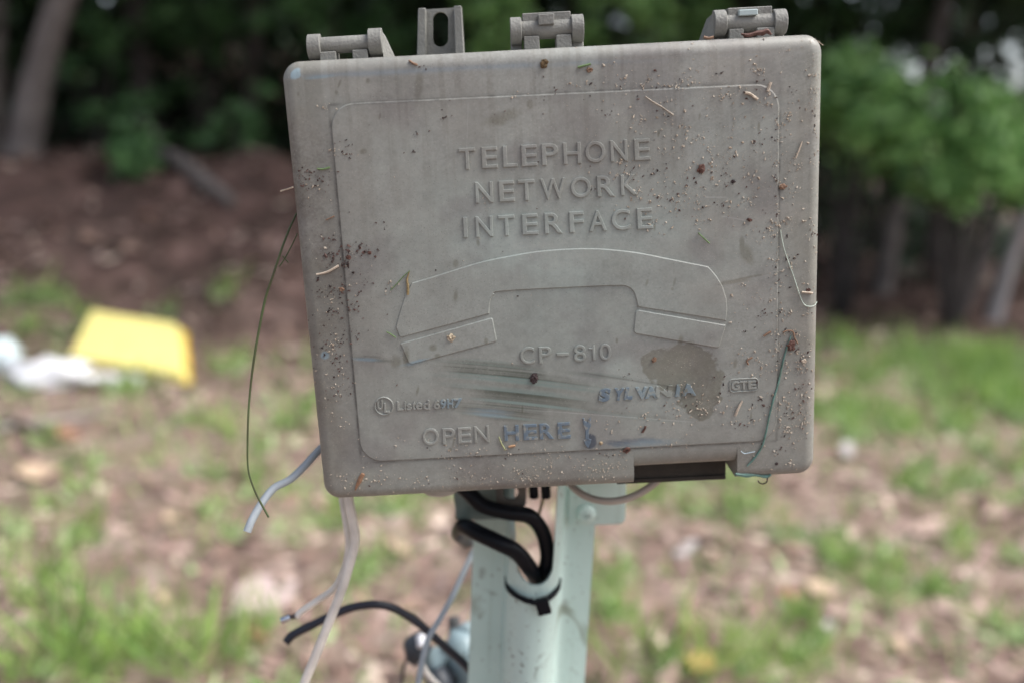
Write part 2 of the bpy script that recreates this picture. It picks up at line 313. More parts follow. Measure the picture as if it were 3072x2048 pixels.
def lid_material(name, tint=None, amt=0.0):
    m = bpy.data.materials.new(name); m.use_nodes = True; nt = m.node_tree; N = nt.nodes; L = nt.links; b = N['Principled BSDF']
    tc = N.new('ShaderNodeTexCoord'); sx = N.new('ShaderNodeSeparateXYZ'); cx = N.new('ShaderNodeCombineXYZ'); L.new(tc.outputs['Object'], sx.inputs[0])
    for i, (o, s) in enumerate((('X', W), ('Z', 2*HH))):
        a = N.new('ShaderNodeMath'); a.operation = 'MULTIPLY_ADD'; a.inputs[1].default_value = 1/s; a.inputs[2].default_value = .5; L.new(sx.outputs[o], a.inputs[0]); L.new(a.outputs[0], cx.inputs[i])
    t = N.new('ShaderNodeTexImage'); t.image = img; t.extension = 'EXTEND'; L.new(cx.outputs[0], t.inputs[0])
    out = t.outputs[0]
    if amt:
        nz = N.new('ShaderNodeTexNoise'); nz.inputs['Scale'].default_value = 420; nz.inputs['Detail'].default_value = 3; L.new(tc.outputs['Object'], nz.inputs['Vector'])
        rp = N.new('ShaderNodeValToRGB'); rp.color_ramp.elements[0].position = .36; rp.color_ramp.elements[1].position = .5; L.new(nz.outputs[0], rp.inputs[0])
        mm = N.new('ShaderNodeMath'); mm.operation = 'MULTIPLY'; mm.inputs[1].default_value = amt; L.new(rp.outputs[0], mm.inputs[0])
        mx = N.new('ShaderNodeMixRGB'); L.new(mm.outputs[0], mx.inputs[0]); L.new(out, mx.inputs[1]); mx.inputs[2].default_value = (*tint, 1); out = mx.outputs[0]
    L.new(out, b.inputs['Base Color'])
    rg = N.new('ShaderNodeMapRange'); rg.inputs[3].default_value = .30; rg.inputs[4].default_value = .46; L.new(t.outputs[1], rg.inputs[0]); L.new(rg.outputs[0], b.inputs['Roughness'])
    n2 = N.new('ShaderNodeTexNoise'); n2.inputs['Scale'].default_value = 1500; n2.inputs['Detail'].default_value = 3; L.new(tc.outputs['Object'], n2.inputs['Vector'])
    bp = N.new('ShaderNodeBump'); bp.inputs['Strength'].default_value = .12; bp.inputs['Distance'].default_value = .0003; L.new(n2.outputs[0], bp.inputs['Height']); L.new(bp.outputs[0], b.inputs['Normal'])
    return m
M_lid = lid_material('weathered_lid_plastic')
M_blue = lid_material('lid_plastic_blue_worn', (.11, .155, .20), .92)
M_blue2 = lid_material('lid_plastic_half_worn', (.17, .235, .275), .75)
M_base = mat('weathered_base_plastic', (0.228, 0.225, 0.204), .6, .3, 90, .4, 900)
M_shaded = mat('shaded_base_plastic', (0.04, 0.035, 0.028), .75, .5, 120, .5, 700)  # near-black base colour that carries the shade inside the finger notch
# =================================================================== SETTING
M_ground = bpy.data.materials.new('earth_and_litter'); M_ground.use_nodes = True
nt = M_ground.node_tree; N = nt.nodes; L = nt.links; b = N['Principled BSDF']; b.inputs['Roughness'].default_value = .95; b.inputs['Specular IOR Level'].default_value = .15
tc = N.new('ShaderNodeTexCoord')
def nz(s, d=5, w=0):
    n = N.new('ShaderNodeTexNoise'); n.inputs['Scale'].default_value = s; n.inputs['Detail'].default_value = d; n.inputs['Distortion'].default_value = w; L.new(tc.outputs['Object'], n.inputs['Vector']); return n.outputs['Fac']
def ramp(fac, st):
    r = N.new('ShaderNodeValToRGB'); e = r.color_ramp.elements
    while len(e) < len(st): e.new(.5)
    for k, (p, c) in enumerate(st): e[k].position = p; e[k].color = (*c, 1) if len(c) == 3 else c
    L.new(fac, r.inputs[0]); return r.outputs[0]
def mixc(f, a, c):
    m = N.new('ShaderNodeMixRGB'); L.new(f, m.inputs[0]); L.new(a, m.inputs[1]); L.new(c, m.inputs[2]); return m.outputs[0]
soil = ramp(nz(9, 8, .3), [(.25, (.10, .068, .053)), (.5, (.215, .155, .127)), (.7, (.37, .30, .26))])
litt = ramp(nz(2.3, 6), [(.35, (.14, .098, .078)), (.55, (.25, .185, .152)), (.75, (.36, .30, .25))])
gr = ramp(nz(14, 5), [(.3, (.13, .18, .06)), (.7, (.30, .36, .15))])
c1 = mixc(ramp(nz(5, 3), [(.35, (0, 0, 0)), (.65, (1, 1, 1))]), soil, litt)
at = N.new('ShaderNodeAttribute'); at.attribute_name = 'cover'; sp = N.new('ShaderNodeSeparateColor'); L.new(at.outputs['Color'], sp.inputs[0])
c2 = mixc(sp.outputs[0], c1, gr)
shaded_humus = ramp(nz(6, 6), [(.3, (.02, .012, .010)), (.6, (.11, .066, .058)), (.8, (.30, .20, .175))])  # forest floor brown, deepened to carry the shade under the trees
c3 = mixc(sp.outputs[1], c2, shaded_humus); L.new(c3, b.inputs['Base Color'])
bp = N.new('ShaderNodeBump'); bp.inputs['Strength'].default_value = .8; bp.inputs['Distance'].default_value = .03; L.new(nz(22, 6), bp.inputs['Height']); L.new(bp.outputs[0], b.inputs['Normal'])
# green patches: photograph position, half sizes, how full
PATCH = [(560, 930, 150, 30, .5), (150, 950, 150, 70, .9), (390, 1165, 75, 26, 1.2), (760, 1085, 45, 40, .8), (900, 1260, 70, 80, .9), (620, 1520, 120, 50, 1.0), (560, 1330, 200, 50, .45), (250, 1400, 200, 60, .35), (450, 1930, 150, 90, 1.4), (190, 1700, 60, 90, .5), (20, 1620, 60, 140, .7), (140, 1960, 120, 70, .8),
         (950, 1560, 120, 60, .9), (1060, 1720, 90, 50, .7), (1180, 1600, 60, 60, .7), (1150, 1480, 200, 40, .3), (800, 1980, 120, 60, .8), (700, 1400, 150, 60, .4), (2620, 985, 190, 45, 1.0), (2900, 1060, 240, 90, 1.2), (2560, 1090, 120, 40, .8), (2540, 1265, 130, 50, 1.3), (2820, 1310, 260, 60, 1.2), (3000, 1200, 120, 80, 1.2), (2720, 1180, 120, 40, .6),
         (2270, 1520, 85, 50, 1.2), (1960, 1510, 60, 40, .7), (2100, 1550, 50, 40, .6), (1850, 1760, 80, 55, .9), (2640, 1730, 150, 80, 1.6), (2850, 1780, 120, 55, 1.1), (2960, 1500, 90, 40, .9), (2780, 1490, 120, 35, .6), (2230, 1950, 180, 75, 1.0), (1870, 1880, 60, 50, .8), (2500, 1900, 140, 50, .5), (2900, 1640, 120, 40, .6), (2150, 1430, 120, 25, .4), (2380, 1620, 60, 30, .5), (3020, 1900, 80, 80, .7), (2050, 2010, 120, 50, .8)]
PG = []
for (u, v, ru, rv, d) in PATCH:
    c0 = G(u, v); a = G(u+ru, v); f_ = G(u, v-rv); PG.append((c0.x, c0.y, (a-c0).length, max(.05, (f_-c0).length), d))
def cover(x, y):
    s = 0
    for cx, cy, rx, ry, d in PG:
        q = ((x-cx)/rx)**2+((y-cy)/ry)**2
        if q < 4: s += .62*d*math.exp(-q*1.3)
    return s
def axis(lo, hi, c, n, k):
    t = np.linspace(-1, 1, n); s = np.sinh(t*k)/math.sinh(k); return np.where(s < 0, c+s*(c-lo), c+s*(hi-c))
gx = axis(-400, 400, 0, 241, 7.5); gy = axis(-60, 700, 2.5, 281, 7.0)
V = []; cov = []
for y in gy:
    for x in gx:
        V.append((x, y, hill(x, y))); near = abs(x) < 8 and .5 < y < 12
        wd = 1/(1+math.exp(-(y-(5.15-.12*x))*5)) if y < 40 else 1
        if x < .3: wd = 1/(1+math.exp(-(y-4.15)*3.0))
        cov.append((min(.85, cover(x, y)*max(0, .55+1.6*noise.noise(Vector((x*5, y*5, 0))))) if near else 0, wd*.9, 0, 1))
nx = len(gx); Fs = [(j*nx+i, j*nx+i+1, (j+1)*nx+i+1, (j+1)*nx+i) for j in range(len(gy)-1) for i in range(nx-1)]
me = pyd('ground', V, Fs, True); ca = me.color_attributes.new('cover', 'FLOAT_COLOR', 'POINT'); ca.data.foreach_set('color', np.array(cov, np.float32).clip(0, 1).ravel())
ground = link('ground', me, M_ground); ground['kind'] = 'structure'

# ---- leaves and blades as real faces
def leafmesh(name, P, D, S, Ls, Ws, fold=.25):
    """rhombic leaves: P base, D direction, S side (n,3), lengths, widths"""
    n = len(P); Nn = np.cross(D, S); a = P; c = P+D*Ls[:, None]; m = P+D*(Ls*.45)[:, None]
    l = m+S*(Ws*.5)[:, None]+Nn*(Ws*fold)[:, None]; r = m-S*(Ws*.5)[:, None]+Nn*(Ws*fold)[:, None]
    v = np.stack([a, l, c, r], 1).reshape(-1, 3); me = bpy.data.meshes.new(name)
    me.vertices.add(4*n); me.vertices.foreach_set('co', v.astype(np.float32).ravel())
    idx = (np.arange(n)*4)[:, None]+np.array([0, 1, 2, 0, 2, 3]); me.loops.add(6*n); me.loops.foreach_set('vertex_index', idx.astype(np.int32).ravel())
    me.polygons.add(2*n); me.polygons.foreach_set('loop_start', np.arange(2*n, dtype=np.int32)*3); me.update(calc_edges=True); me.validate(); return me
def unit(a): return a/np.maximum(1e-9, np.linalg.norm(a, axis=1))[:, None]
def randdir(n, flat=0.0):
    d = rng.normal(size=(n, 3)); d[:, 2] *= (1-flat); return unit(d)
def side(D, up=None):
    r = rng.normal(size=D.shape) if up is None else up; return unit(np.cross(D, r))
def clumpcloud(centres, n, spread):
    c = np.array(centres); k = rng.integers(0, len(c), n); return c[k, :3]+rng.normal(size=(n, 3))*spread
# grass: tufts where the photograph is green
def blades(pts, h, w, lean=.5):
    n = len(pts); D = rng.normal(size=(n, 3))*lean; D[:, 2] = 1; D = unit(D); S = side(D); H = h*(.5+rng.random(n)); return D, S, H, w*(.6+.8*rng.random(n))
gp = []
def gz(x, y): return hill(x, y)
for (cx, cy, rx, ry, d) in PG:
    m = int(min(2200, 720*d*rx*ry*10/(1+.25*cy)))
    nt_ = max(3, m//22)
    tc_ = np.stack([cx+rng.normal(size=nt_)*rx*.6, cy+rng.normal(size=nt_)*ry*.6], 1)
    for k in range(nt_):
        for _ in range(22):
            x, y = tc_[k]+rng.normal(size=2)*.012*(1+.3*cy); gp.append((x, y, 0, cy))
for _ in range(3800):
    y = 1.0+(3.4 if rng.random() < .6 else 6)*rng.random()**1.3; x = (rng.random()-.5)*(1.5+y*1.3)
    if x < .3 and y > 4.1: continue
    x = x; gp.append((x, y, 0, y))
gp = np.array(gp); gp[:, 2] = [hill(x, y)-.005 for x, y in gp[:, :2]]
keep = (gp[:, 1] > .9) & (gp[:, 1] < 5.2-.12*gp[:, 0]); gp = gp[keep]
M_grass = mat('grass_green', (.38, .54, .15), .5, .5, 8, 0, col2=(.14, .27, .06), island=True, trans=.35)
M_weed = mat('pale_weed_green', (.48, .58, .30), .5, .5, 5, 0, col2=(.22, .36, .14), island=True, trans=.3)
half = rng.random(len(gp)) < .55
for nm, sel, mm_, hh, ww, ln, lb in (('grass', half, M_grass, .085, .0055, .45, 'green grass blades growing in loose tufts on the bare ground'), ('weeds', ~half, M_weed, .05, .018, 1.1, 'low broad leaved pale green weeds among the grass')):
    p = gp[sel][:, :3]; D, S, H, Wd = blades(p, hh, ww, ln); sc_ = (1+.25*np.clip(gp[sel][:, 3]-2, 0, 5))
    tag(link(nm, leafmesh(nm, p, D, S, H*sc_, Wd*sc_), mm_), lb, None, kind='stuff')
# long foreground blades (lower left)
p = []
for (u, v) in [(430, 1990), (500, 2040), (350, 2040), (560, 1960), (200, 2046), (300, 1960), (90, 2000), (620, 2046), (2150, 2046), (2250, 2040), (1900, 2046), (180, 1850), (60, 1830)]:
    c0 = G(u, v)
    for _ in range(17): p.append((c0.x+rng.normal()*.045, c0.y+rng.normal()*.045, c0.z))
p = np.array(p); D, S, H, Wd = blades(p, .17, .008, .6); tag(link('tall_grass', leafmesh('tall_grass', p, D, S, H, Wd), M_grass), 'long arching green grass blades in the near left foreground', None, kind='stuff')
# leaf litter: dead leaves and chips, flat on the ground
n = 34000; y = 1.0+9*rng.random(n)**1.25; x = (rng.random(n)-.5)*(1.6+y*1.45); p = np.stack([x, y, [hill(a, c)+.004 for a, c in zip(x, y)]], 1)
D = randdir(n, .82); S = side(D, np.tile([0, 0, 1.], (n, 1))+rng.normal(size=(n, 3))*.35)
L_ = (.022+.046*rng.random(n)**2)*(1+.16*y); q = rng.random(n)
for nm, sel, mm_, lb in (('leaf_litter', q < .45, mat('brown_litter', (.30, .195, .155), .8, .6, 3, col2=(.09, .055, .045), island=True), 'brown dead leaves and bits scattered thinly over the bare ground'),
                         ('pale_litter', (q >= .45) & (q < .55), mat('pale_litter', (.62, .50, .41), .8, .5, 3, col2=(.42, .32, .26), island=True), 'pale tan dry leaf scraps scattered over the ground'),
                         ('pink_litter', (q >= .58) & (q < .80), mat('pink_litter', (.40, .29, .25), .85, .4, 3, col2=(.28, .18, .155), island=True), 'pinkish brown weathered leaf scraps scattered over the ground')):
    sel = sel & ((p[:, 1] < 5.2) | (q < .5)); tag(link(nm, leafmesh(nm, p[sel], D[sel], S[sel], L_[sel], L_[sel]*.6), mm_), lb, None, kind='stuff')

# ---- trees
M_bark = mat('grey_bark', (.23, .20, .185), .9, .5, 7, .8, 30, col2=(.10, .085, .08))
M_bark2 = mat('dark_bark', (.10, .085, .08), .9, .5, 7, .8, 30)
M_barkp = mat('pale_bark', (.36, .335, .33), .85, .35, 6, .6, 30)
M_leafd = mat('dark_foliage', (.055, .11, .045), .5, .5, 3, col2=(.015, .035, .014), island=True, trans=.12)  # leaf colour kept very dark to carry part of the woods' shade
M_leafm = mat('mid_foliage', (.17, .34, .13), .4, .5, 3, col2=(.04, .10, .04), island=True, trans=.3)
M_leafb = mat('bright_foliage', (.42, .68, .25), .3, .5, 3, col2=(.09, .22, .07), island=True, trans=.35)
def foliage(name, centres, n, spread, size, m, parent=None, droop=0.3):
    p = clumpcloud(centres, n, spread); p[:, 2] = np.maximum(p[:, 2], .05); D = randdir(n, .2); D[:, 2] -= droop; D = unit(D); S = side(D); Ls = size*(.6+.8*rng.random(n))
    o = link(name, leafmesh(name, p, D, S, Ls, Ls*.62), m); 
    if parent: o.parent = parent; o.matrix_parent_inverse = parent.matrix_world.inverted()
    return o
def tree(base, lean, h, r, m, label, crown_n=1100, leaf=M_leafd, spread=.8, cz=(2.6, 5.0), group=None, flare=1.5):
    e = bpy.data.objects.new('tree', None); col.objects.link(e); e.location = base; tag(e, label, 'tree', group)
    bpy.context.view_layer.update()
    top = Vector((lean[0], lean[1], h)); pts = [Vector((0, 0, -.15))]+[top*t+Vector((random.uniform(-.05, .05), random.uniform(-.05, .05), 0)) for t in (.12, .3, .5, .75, 1)]
    tube('trunk', pts, [r*flare, r*1.08, r, r*.85, r*.6, r*.3], m, e, 14, 5, .12)
    cs = []
    for k in range(6):
        a = random.uniform(0, 6.28); t = random.uniform(.45, .98); s = top*t; ln = random.uniform(.8, 1.7); q = s+Vector((math.cos(a)*ln, math.sin(a)*ln, random.uniform(.2, .7)))
        tube('limb', [s, (s+q)/2+Vector((0, 0, .12)), q], [r*.35, r*.22, r*.1], m, e, 8, 4)
        cs += [tuple(q), tuple((s+q)/2+Vector((0, 0, .3)))]
    cs += [tuple(top+Vector((random.uniform(-1, 1), random.uniform(-1, 1), random.uniform(-.3, .6)))) for _ in range(4)]
    cs = [(c[0], c[1], max(c[2], cz[0])) for c in cs]
    pl = clumpcloud(cs, crown_n, spread*.6); D = randdir(crown_n, .2); S = side(D); Ls = .30*(.6+.8*rng.random(crown_n))
    link('crown', leafmesh('crown', pl, D, S, Ls, Ls*.65), leaf, e); return e
def gpt(u, z):                        # ground point below image column u at camera depth z
    r = ray(u, 500); p = CO+r*z; return Vector((p.x, p.y, hill(p.x, p.y)))
def at_line(u0, v0, z): return C(u0, v0, z)
def trunk_from(u, v, z): p = C(u, v, z); return Vector((p.x, p.y, hill(p.x, p.y)))
tb = trunk_from(50, 470, 6.0)
tree(tb, (1.75, .3), 5.2, .082, M_bark, 'thick pale grey trunk on top of the bank at the far left, leaning right', 1500, cz=(2.9, 5))
tree(trunk_from(-60, 430, 6.4), (.45, .2), 5.5, .11, M_bark, 'narrower dark trunk at the left picture edge, left of the pale leaning trunk', 1500, cz=(2.9, 5))
tree(trunk_from(740, 400, 9.0), (.1, .2), 5.5, .09, M_bark, 'slim shaded trunk in the woods between the bank and the box\'s left side', 1300, cz=(3, 5))
tree(trunk_from(2185, 300, 9.5), (.1, .3), 6, .07, M_bark, 'slim pinkish brown trunk in the woods above the right hinge', 1300, cz=(3.2, 5))
tree(trunk_from(2975, 900, 6.1), (1.15, .2), 5.6, .042, M_barkp, 'pale thin trunk rightmost at the edge of the grass, leaning right', 1500, cz=(3.1, 5))
tree(trunk_from(2860, 930, 6.3), (1.2, .3), 5.4, .042, M_bark, 'grey thin leaning trunk just left of the palest right trunk', 1500, cz=(3.1, 5))
tree(trunk_from(2640, 860, 7.2), (.8, .3), 5.4, .06, M_bark, 'dim trunk under the bright bush, nearest the box\'s right side', 1300, cz=(3.1, 5))
tree(trunk_from(3150, 860, 7.6), (.5, .3), 5.6, .07, M_bark2, 'broad dark trunk behind the palest trunk at the right picture edge', 1500, cz=(3.0, 5))
tree(trunk_from(2830, 600, 9.6), (.15, .3), 5.8, .08, M_bark, 'distant brown trunk behind the bright bush on the right', 1300, cz=(3.2, 5))
tree(trunk_from(1250, 420, 9.5), (.3, .3), 5.6, .09, M_bark2, 'dark trunk deep in the woods hidden behind the box\'s left half', 1300, cz=(3.1, 5))
tree(trunk_from(1750, 420, 8.8), (-.3, .3), 5.6, .10, M_bark2, 'dark trunk deep in the woods hidden behind the box\'s right half', 1300, cz=(3.1, 5))
tree(trunk_from(420, 400, 8.2), (-.2, .3), 5.6, .10, M_bark2, 'dark trunk in the shade right of the pale leaning trunk', 1400, cz=(3.1, 5))
# fallen branch on the bank
def stick(name, pix, rad, m, label, cat, lift=.02):
    P = [G(u, v)+Vector((0, 0, lift)) for u, v in pix]; o = tube(name, P, rad, m, None, 9, 4, .15); tag(o, label, cat); return recentre(o)
stick('fallen_branch', [(440, 470), (520, 500), (610, 570), (700, 640)], [.05, .05, .045, .03], M_bark, 'grey fallen branch lying down the leafy bank left of the box', 'branch', .05)
M_stk = mat('weathered_wood', (.42, .37, .34), .85, .35, 20, .4)
M_stkd = mat('dark_wood', (.08, .06, .055), .85, .35, 20, .4)
stick('stick', [(-10, 1305), (120, 1285), (230, 1272), (330, 1258)], [.012, .011, .009, .006], M_stk, 'pale long stick lying across the grass at the left edge below the white scraps', 'stick', .02)
stick('stick', [(0, 1285), (60, 1298), (130, 1325), (195, 1362)], [.014, .014, .012, .008], M_stkd, 'dark curved stick crossing under the pale one at the left edge', 'stick', .03)
# undergrowth: shrubs one can tell apart
def shrub(uv, zd, size, n, m, label, leaf=.075, spread=.2, group=None):
    """uv: list of pixel centres of the leafy clumps at depth zd"""
    cs = [C(u, v, zd+random.uniform(-.5, .5)) for u, v in uv]; g = sum((Vector(c) for c in cs), Vector())/len(cs); base = Vector((g.x, g.y, hill(g.x, g.y)))
    e = bpy.data.objects.new('shrub', None); col.objects.link(e); e.location = base; tag(e, label, 'shrub', group)
    loc = [Vector(c)-base for c in cs]
    parts = []
    for c in loc: parts.append(tube_vf(smoothline([Vector((c.x*.15, c.y*.15, -.05)), c*.5+Vector((0, 0, .1)), c], 3), .012, 6))
    v, f = merge(parts); link('stem', fixn(pyd('stem', v, f, True)), M_bark2, e)
    sub = clumpcloud([tuple(c) for c in loc], max(12, n//42), spread*size*.85); p = clumpcloud(sub, n, .042)*np.array([1, 1, 1]); p[:, 2] += 0; D = randdir(n, .2); D[:, 2] -= .25; D = unit(D); S = side(D); Ls = leaf*(.6+.8*rng.random(n))
    link('leaves', leafmesh('leaves', p, D, S, Ls, Ls*.65), m, e); return e
shrub([(2480, 240), (2540, 250), (2600, 280), (2680, 320), (2560, 340), (2480, 340), (2740, 370), (2620, 360), (2500, 420), (2600, 440), (2700, 460)], 5.9, .52, 3000, M_leafb, 'bright green leafy bush immediately right of the box at lid height')
shrub([(2780, 400), (2850, 380), (2930, 390), (3000, 430), (3060, 480), (2880, 450), (2960, 470), (3090, 440), (2820, 440), (2760, 500), (2900, 530), (3020, 560), (2990, 350)], 5.7, .52, 3200, M_leafb, 'yellow green leafy bush at the right edge above the pale trunk')
shrub([(2620, 470), (2720, 440), (2780, 500), (2680, 520), (2560, 500), (2600, 560), (2900, 520), (3000, 540)], 7.2, 1, 900, M_leafm, 'mid green foliage hanging beneath the two bright bushes on the right')
shrub([(150, 130), (260, 200), (340, 260), (300, 120), (370, 80)], 7.4, 1, 900, M_leafm, 'loose green bush beside the pale leaning trunk')
shrub([(400, 440), (420, 480), (370, 450), (440, 520), (500, 400)], 5.9, .5, 350, M_leafm, 'small low green plant growing on the leafy bank')
shrub([(520, 60), (620, 30), (700, 90), (560, 160), (640, 180)], 8.0, 1, 900, M_leafm, 'dark green bush in the woods left of the left hinge')
shrub([(720, 330), (760, 400), (700, 420), (680, 350)], 7.2, .6, 300, M_leafm, 'small dim plant near the slim trunk left of the box')
shrub([(1180, 40), (1100, 90), (1000, 40), (900, 60), (1220, 110)], 7.6, 1, 1100, M_leafm, 'green bush behind the slotted tab and the left hinge')
shrub([(1450, 60), (1480, 20), (1430, 110), (1520, 100)], 7.4, .8, 900, M_leafb, 'lighter green bush between the slotted tab and the middle hinge')
shrub([(1900, 40), (1960, 70), (2040, 60), (1850, 90), (1990, 20)], 7.2, .9, 1200, M_leafb, 'light green bush between the middle and right hinges')
shrub([(2450, 40), (2520, 20), (2600, 30), (2400, 70), (2700, 60)], 7.8, 1, 900, M_leafm, 'mid green bush high behind the right hinge')
shrub([(2950, 130), (3020, 60), (2850, 60), (2780, 130)], 7.4, .9, 700, M_leafd, 'dark green bush in the upper right corner')
# the woods behind: one mass nobody could count
cs = []
for _ in range(260):
    a = random.uniform(-48, 36); d = random.uniform(9.0, 17); x, y_ = d*math.sin(R(a)), d*math.cos(R(a)); 
    zt = random.uniform(-.3, 4.6)
    if a > 18 and zt < 1.35 and random.random() < .4: continue
    if 20 < a < 33 and zt > .6 and random.random() < .62: continue
    cs.append((x, y_, zt+max(0, hill(x, y_))*.5))
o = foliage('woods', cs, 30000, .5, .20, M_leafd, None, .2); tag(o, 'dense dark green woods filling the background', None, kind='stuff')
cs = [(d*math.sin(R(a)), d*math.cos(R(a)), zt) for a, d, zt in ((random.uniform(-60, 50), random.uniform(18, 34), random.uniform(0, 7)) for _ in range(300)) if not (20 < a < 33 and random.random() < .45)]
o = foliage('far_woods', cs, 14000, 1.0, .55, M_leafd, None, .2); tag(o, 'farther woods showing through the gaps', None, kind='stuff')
o = foliage('canopy', [(p_, q_, random.uniform(3.2, 5.6)) for p_, q_ in [(random.uniform(-9, 9), random.uniform(4.6, 14)) for _ in range(230)] if p_ < 1 or q_ > 7.2], 22000, .6, .28, M_leafd, None, .2); tag(o, 'leafy tree canopy added out of view to shade the woods behind the box', None, kind='stuff')  # unseen leaf layer added overhead to darken the woods and the bank
# =================================================================== THE BOX
box = bpy.data.objects.new('telephone_interface_box', None); col.objects.link(box); box.matrix_world = BM
tag(box, 'weathered grey brown plastic telephone interface box with raised lettering, mounted on the pale green post', 'utility box')
def corner(): return [(-HW, HH), (HW, HH), (HW, -HH), (-HW, -HH)]
def rrect(ins, r): 
    p = [(-HW+ins, HH-ins), (HW-ins, HH-ins), (HW-ins, -HH+ins), (-HW+ins, -HH+ins)]; return rounded(p, max(.0012, r), 10)
DEPTH = .026
def lidmesh():
    loops = []; rc = .0078
    loops.append((DEPTH, rrect(.0006, rc)))
    for k in range(11):
        a = math.pi/2*k/10; loops.append((-RF*math.sin(a), rrect(RF*(1-math.cos(a)), rc-RF*(1-math.cos(a))*.9)))
    v = []; n = len(loops[0][1])
    for y, p in loops: v += [(x, y, z) for x, z in p]
    f = [tuple(range(n))]+[(a*n+i, a*n+(i+1) % n, (a+1)*n+(i+1) % n, (a+1)*n+i) for a in range(len(loops)-1) for i in range(n)]
    f.append(tuple((len(loops)-1)*n+i for i in range(n)))
    return fixn(pyd('lid', v, f))
nl, nr = B(1897, 1400, 0)[0], B(2203, 1400, 0)[0]; zc = (B(1897, 1359, YF)[1]+B(2203, 1345, YF)[1])/2; zb = (B(1897, 1392, 0)[1]+B(2203, 1379, 0)[1])/2
cv, cf = boxvf(nl, nr, -.05, .08, -.2, zc)
lid_me = boolean(lidmesh(), [fixn(pyd('c', cv, cf))]); auto(lid_me, 32)
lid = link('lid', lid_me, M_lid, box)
# curved lip over the finger notch
pr = [(YF, zc+.0006), (YF, zc)]+[(-RF*math.cos(a), zc+(zb-zc)*math.sin(a)) for a in [math.pi/2*k/8 for k in range(1, 9)]]+[(DEPTH-.001, zb), (DEPTH-.001, zc+.0006)]
e = .00008; v = [(x, y, z) for x in (nl-e*0+.0001, nr-.0001) for y, z in pr]; n = len(pr)
f = [tuple(range(n)), tuple(range(2*n-1, n-1, -1))]+[(i, (i+1) % n, n+(i+1) % n, n+i) for i in range(n)]
v = [(x, y+.00004 if y < 0 else y, z) for x, y, z in v]
link('notch_lip', auto(fixn(pyd('notch_lip', v, f)), 32), M_lid, lid)
# raised panel
pc = [B(986, 312), B(2339, 249), B(2332, 1322), B(1083, 1387)]
x0 = (pc[0][0]+pc[3][0])/2; x1 = (pc[1][0]+pc[2][0])/2
PANEL_X0, PANEL_X1, PANEL_Z0, PANEL_Z1 = x0, x1, (pc[2][1]+pc[3][1])/2, (pc[0][1]+pc[1][1])/2
link('raised_panel', slab(rounded(pc, .0105, 10), YF+.0001, YP, .0007), M_lid, lid)
YL = YP-.00055
def pixpoly(pts, rads=0, y=YP): return rounded([B(u, v, y) for u, v in pts], rads, 5)
def bez(pts, n=5): return [tuple(p) for p in smoothline([Vector((a, b, 0)) for a, b in pts], n)]
arc = [(p[0], p[1]) for p in bez([(1235, 848), (1300, 829), (1436, 787), (1530, 767), (1623, 752), (1729, 745), (1810, 746), (1912, 757), (2010, 776), (2125, 799)])]
inner = [(p[0], p[1]) for p in bez([(1913, 921), (1906, 893), (1897, 872), (1880, 861), (1850, 858), (1700, 864), (1504, 875), (1484, 884), (1472, 902), (1468, 942)], 4)]
hs_pts = arc+[(2150, 828), (2168, 858), (2180, 896), (2182, 930), (2178, 963)]+inner+[(1335, 978), (1202, 1013), (1197, 1008), (1187, 980), (1196, 945), (1206, 912), (1216, 882)]
link('handset_emblem', slab([B(u, v, YP) for u, v in hs_pts], YP+.0001, YL, .0005), M_lid, lid)
link('earpiece_emblem', slab(pixpoly([(1200, 1029), (1478, 951), (1492, 1024), (1228, 1095)], [.0006, .001, .001, .0022]), YP+.0001, YL, .0005), M_lid, lid)
link('mouthpiece_emblem', slab(pixpoly([(1906, 927), (2179, 974), (2157, 1045), (1899, 1000)], [.0016, .0006, .0016, .002]), YP+.0001, YL, .0005), M_lid, lid)
# ---- raised letters
_gl = {}
def glyph(ch, bold):
    if (ch, bold) in _gl: return _gl[(ch, bold)]
    cu = bpy.data.curves.new('g', 'FONT'); cu.body = ch; cu.size = 1; cu.extrude = .05; cu.bevel_depth = .02; cu.bevel_resolution = 1; cu.offset = bold; cu.resolution_u = 5
    o = bpy.data.objects.new('g', cu); col.objects.link(o); dg = bpy.context.evaluated_depsgraph_get(); dg.update(); me = bpy.data.meshes.new_from_object(o.evaluated_get(dg))
    a = np.empty(len(me.vertices)*3); me.vertices.foreach_get('co', a); a = a.reshape(-1, 3).copy(); f = [tuple(p.vertices) for p in me.polygons]
    bpy.data.objects.remove(o); bpy.data.curves.remove(cu); bpy.data.meshes.remove(me)
    lo, hi = a.min(0), a.max(0); a = (a-lo)/(hi-lo); _gl[(ch, bold)] = (a, f); return _gl[(ch, bold)]
def letter(ch, ul, ur, vt, vb, y=YP, m=None, bold=0.0, shear=0.0, h=.00064, name='letter', skew=None):
    """glyph filling the pixel box ul..ur, vt..vb measured at its centre"""
    a, f = glyph(ch, bold); p00, p10, p01 = (Vector(B(ul+shear*0, vb, y)), Vector(B(ur, vb, y)), Vector(B(ul, vt, y)))
    um = (ul+ur)/2; sl = -.0535*(ur-ul)/2
    p00 = Vector(B(ul, vb-sl, y)); p10 = Vector(B(ur, vb+sl, y)); p01 = Vector(B(ul-(vb-vt)*.045, vt-sl, y))
    e1, e2 = p10-p00, p01-p00; v = []
    for gx_, gy_, gz_ in a:
        q = p00+e1*(gx_+shear*gy_)+e2*gy_; v.append((q.x, y+h-2*h*gz_, q.y))
    me = auto(fixn(pyd('letter', v, f)), 20); return link(name, me, m or M_lid, lid)
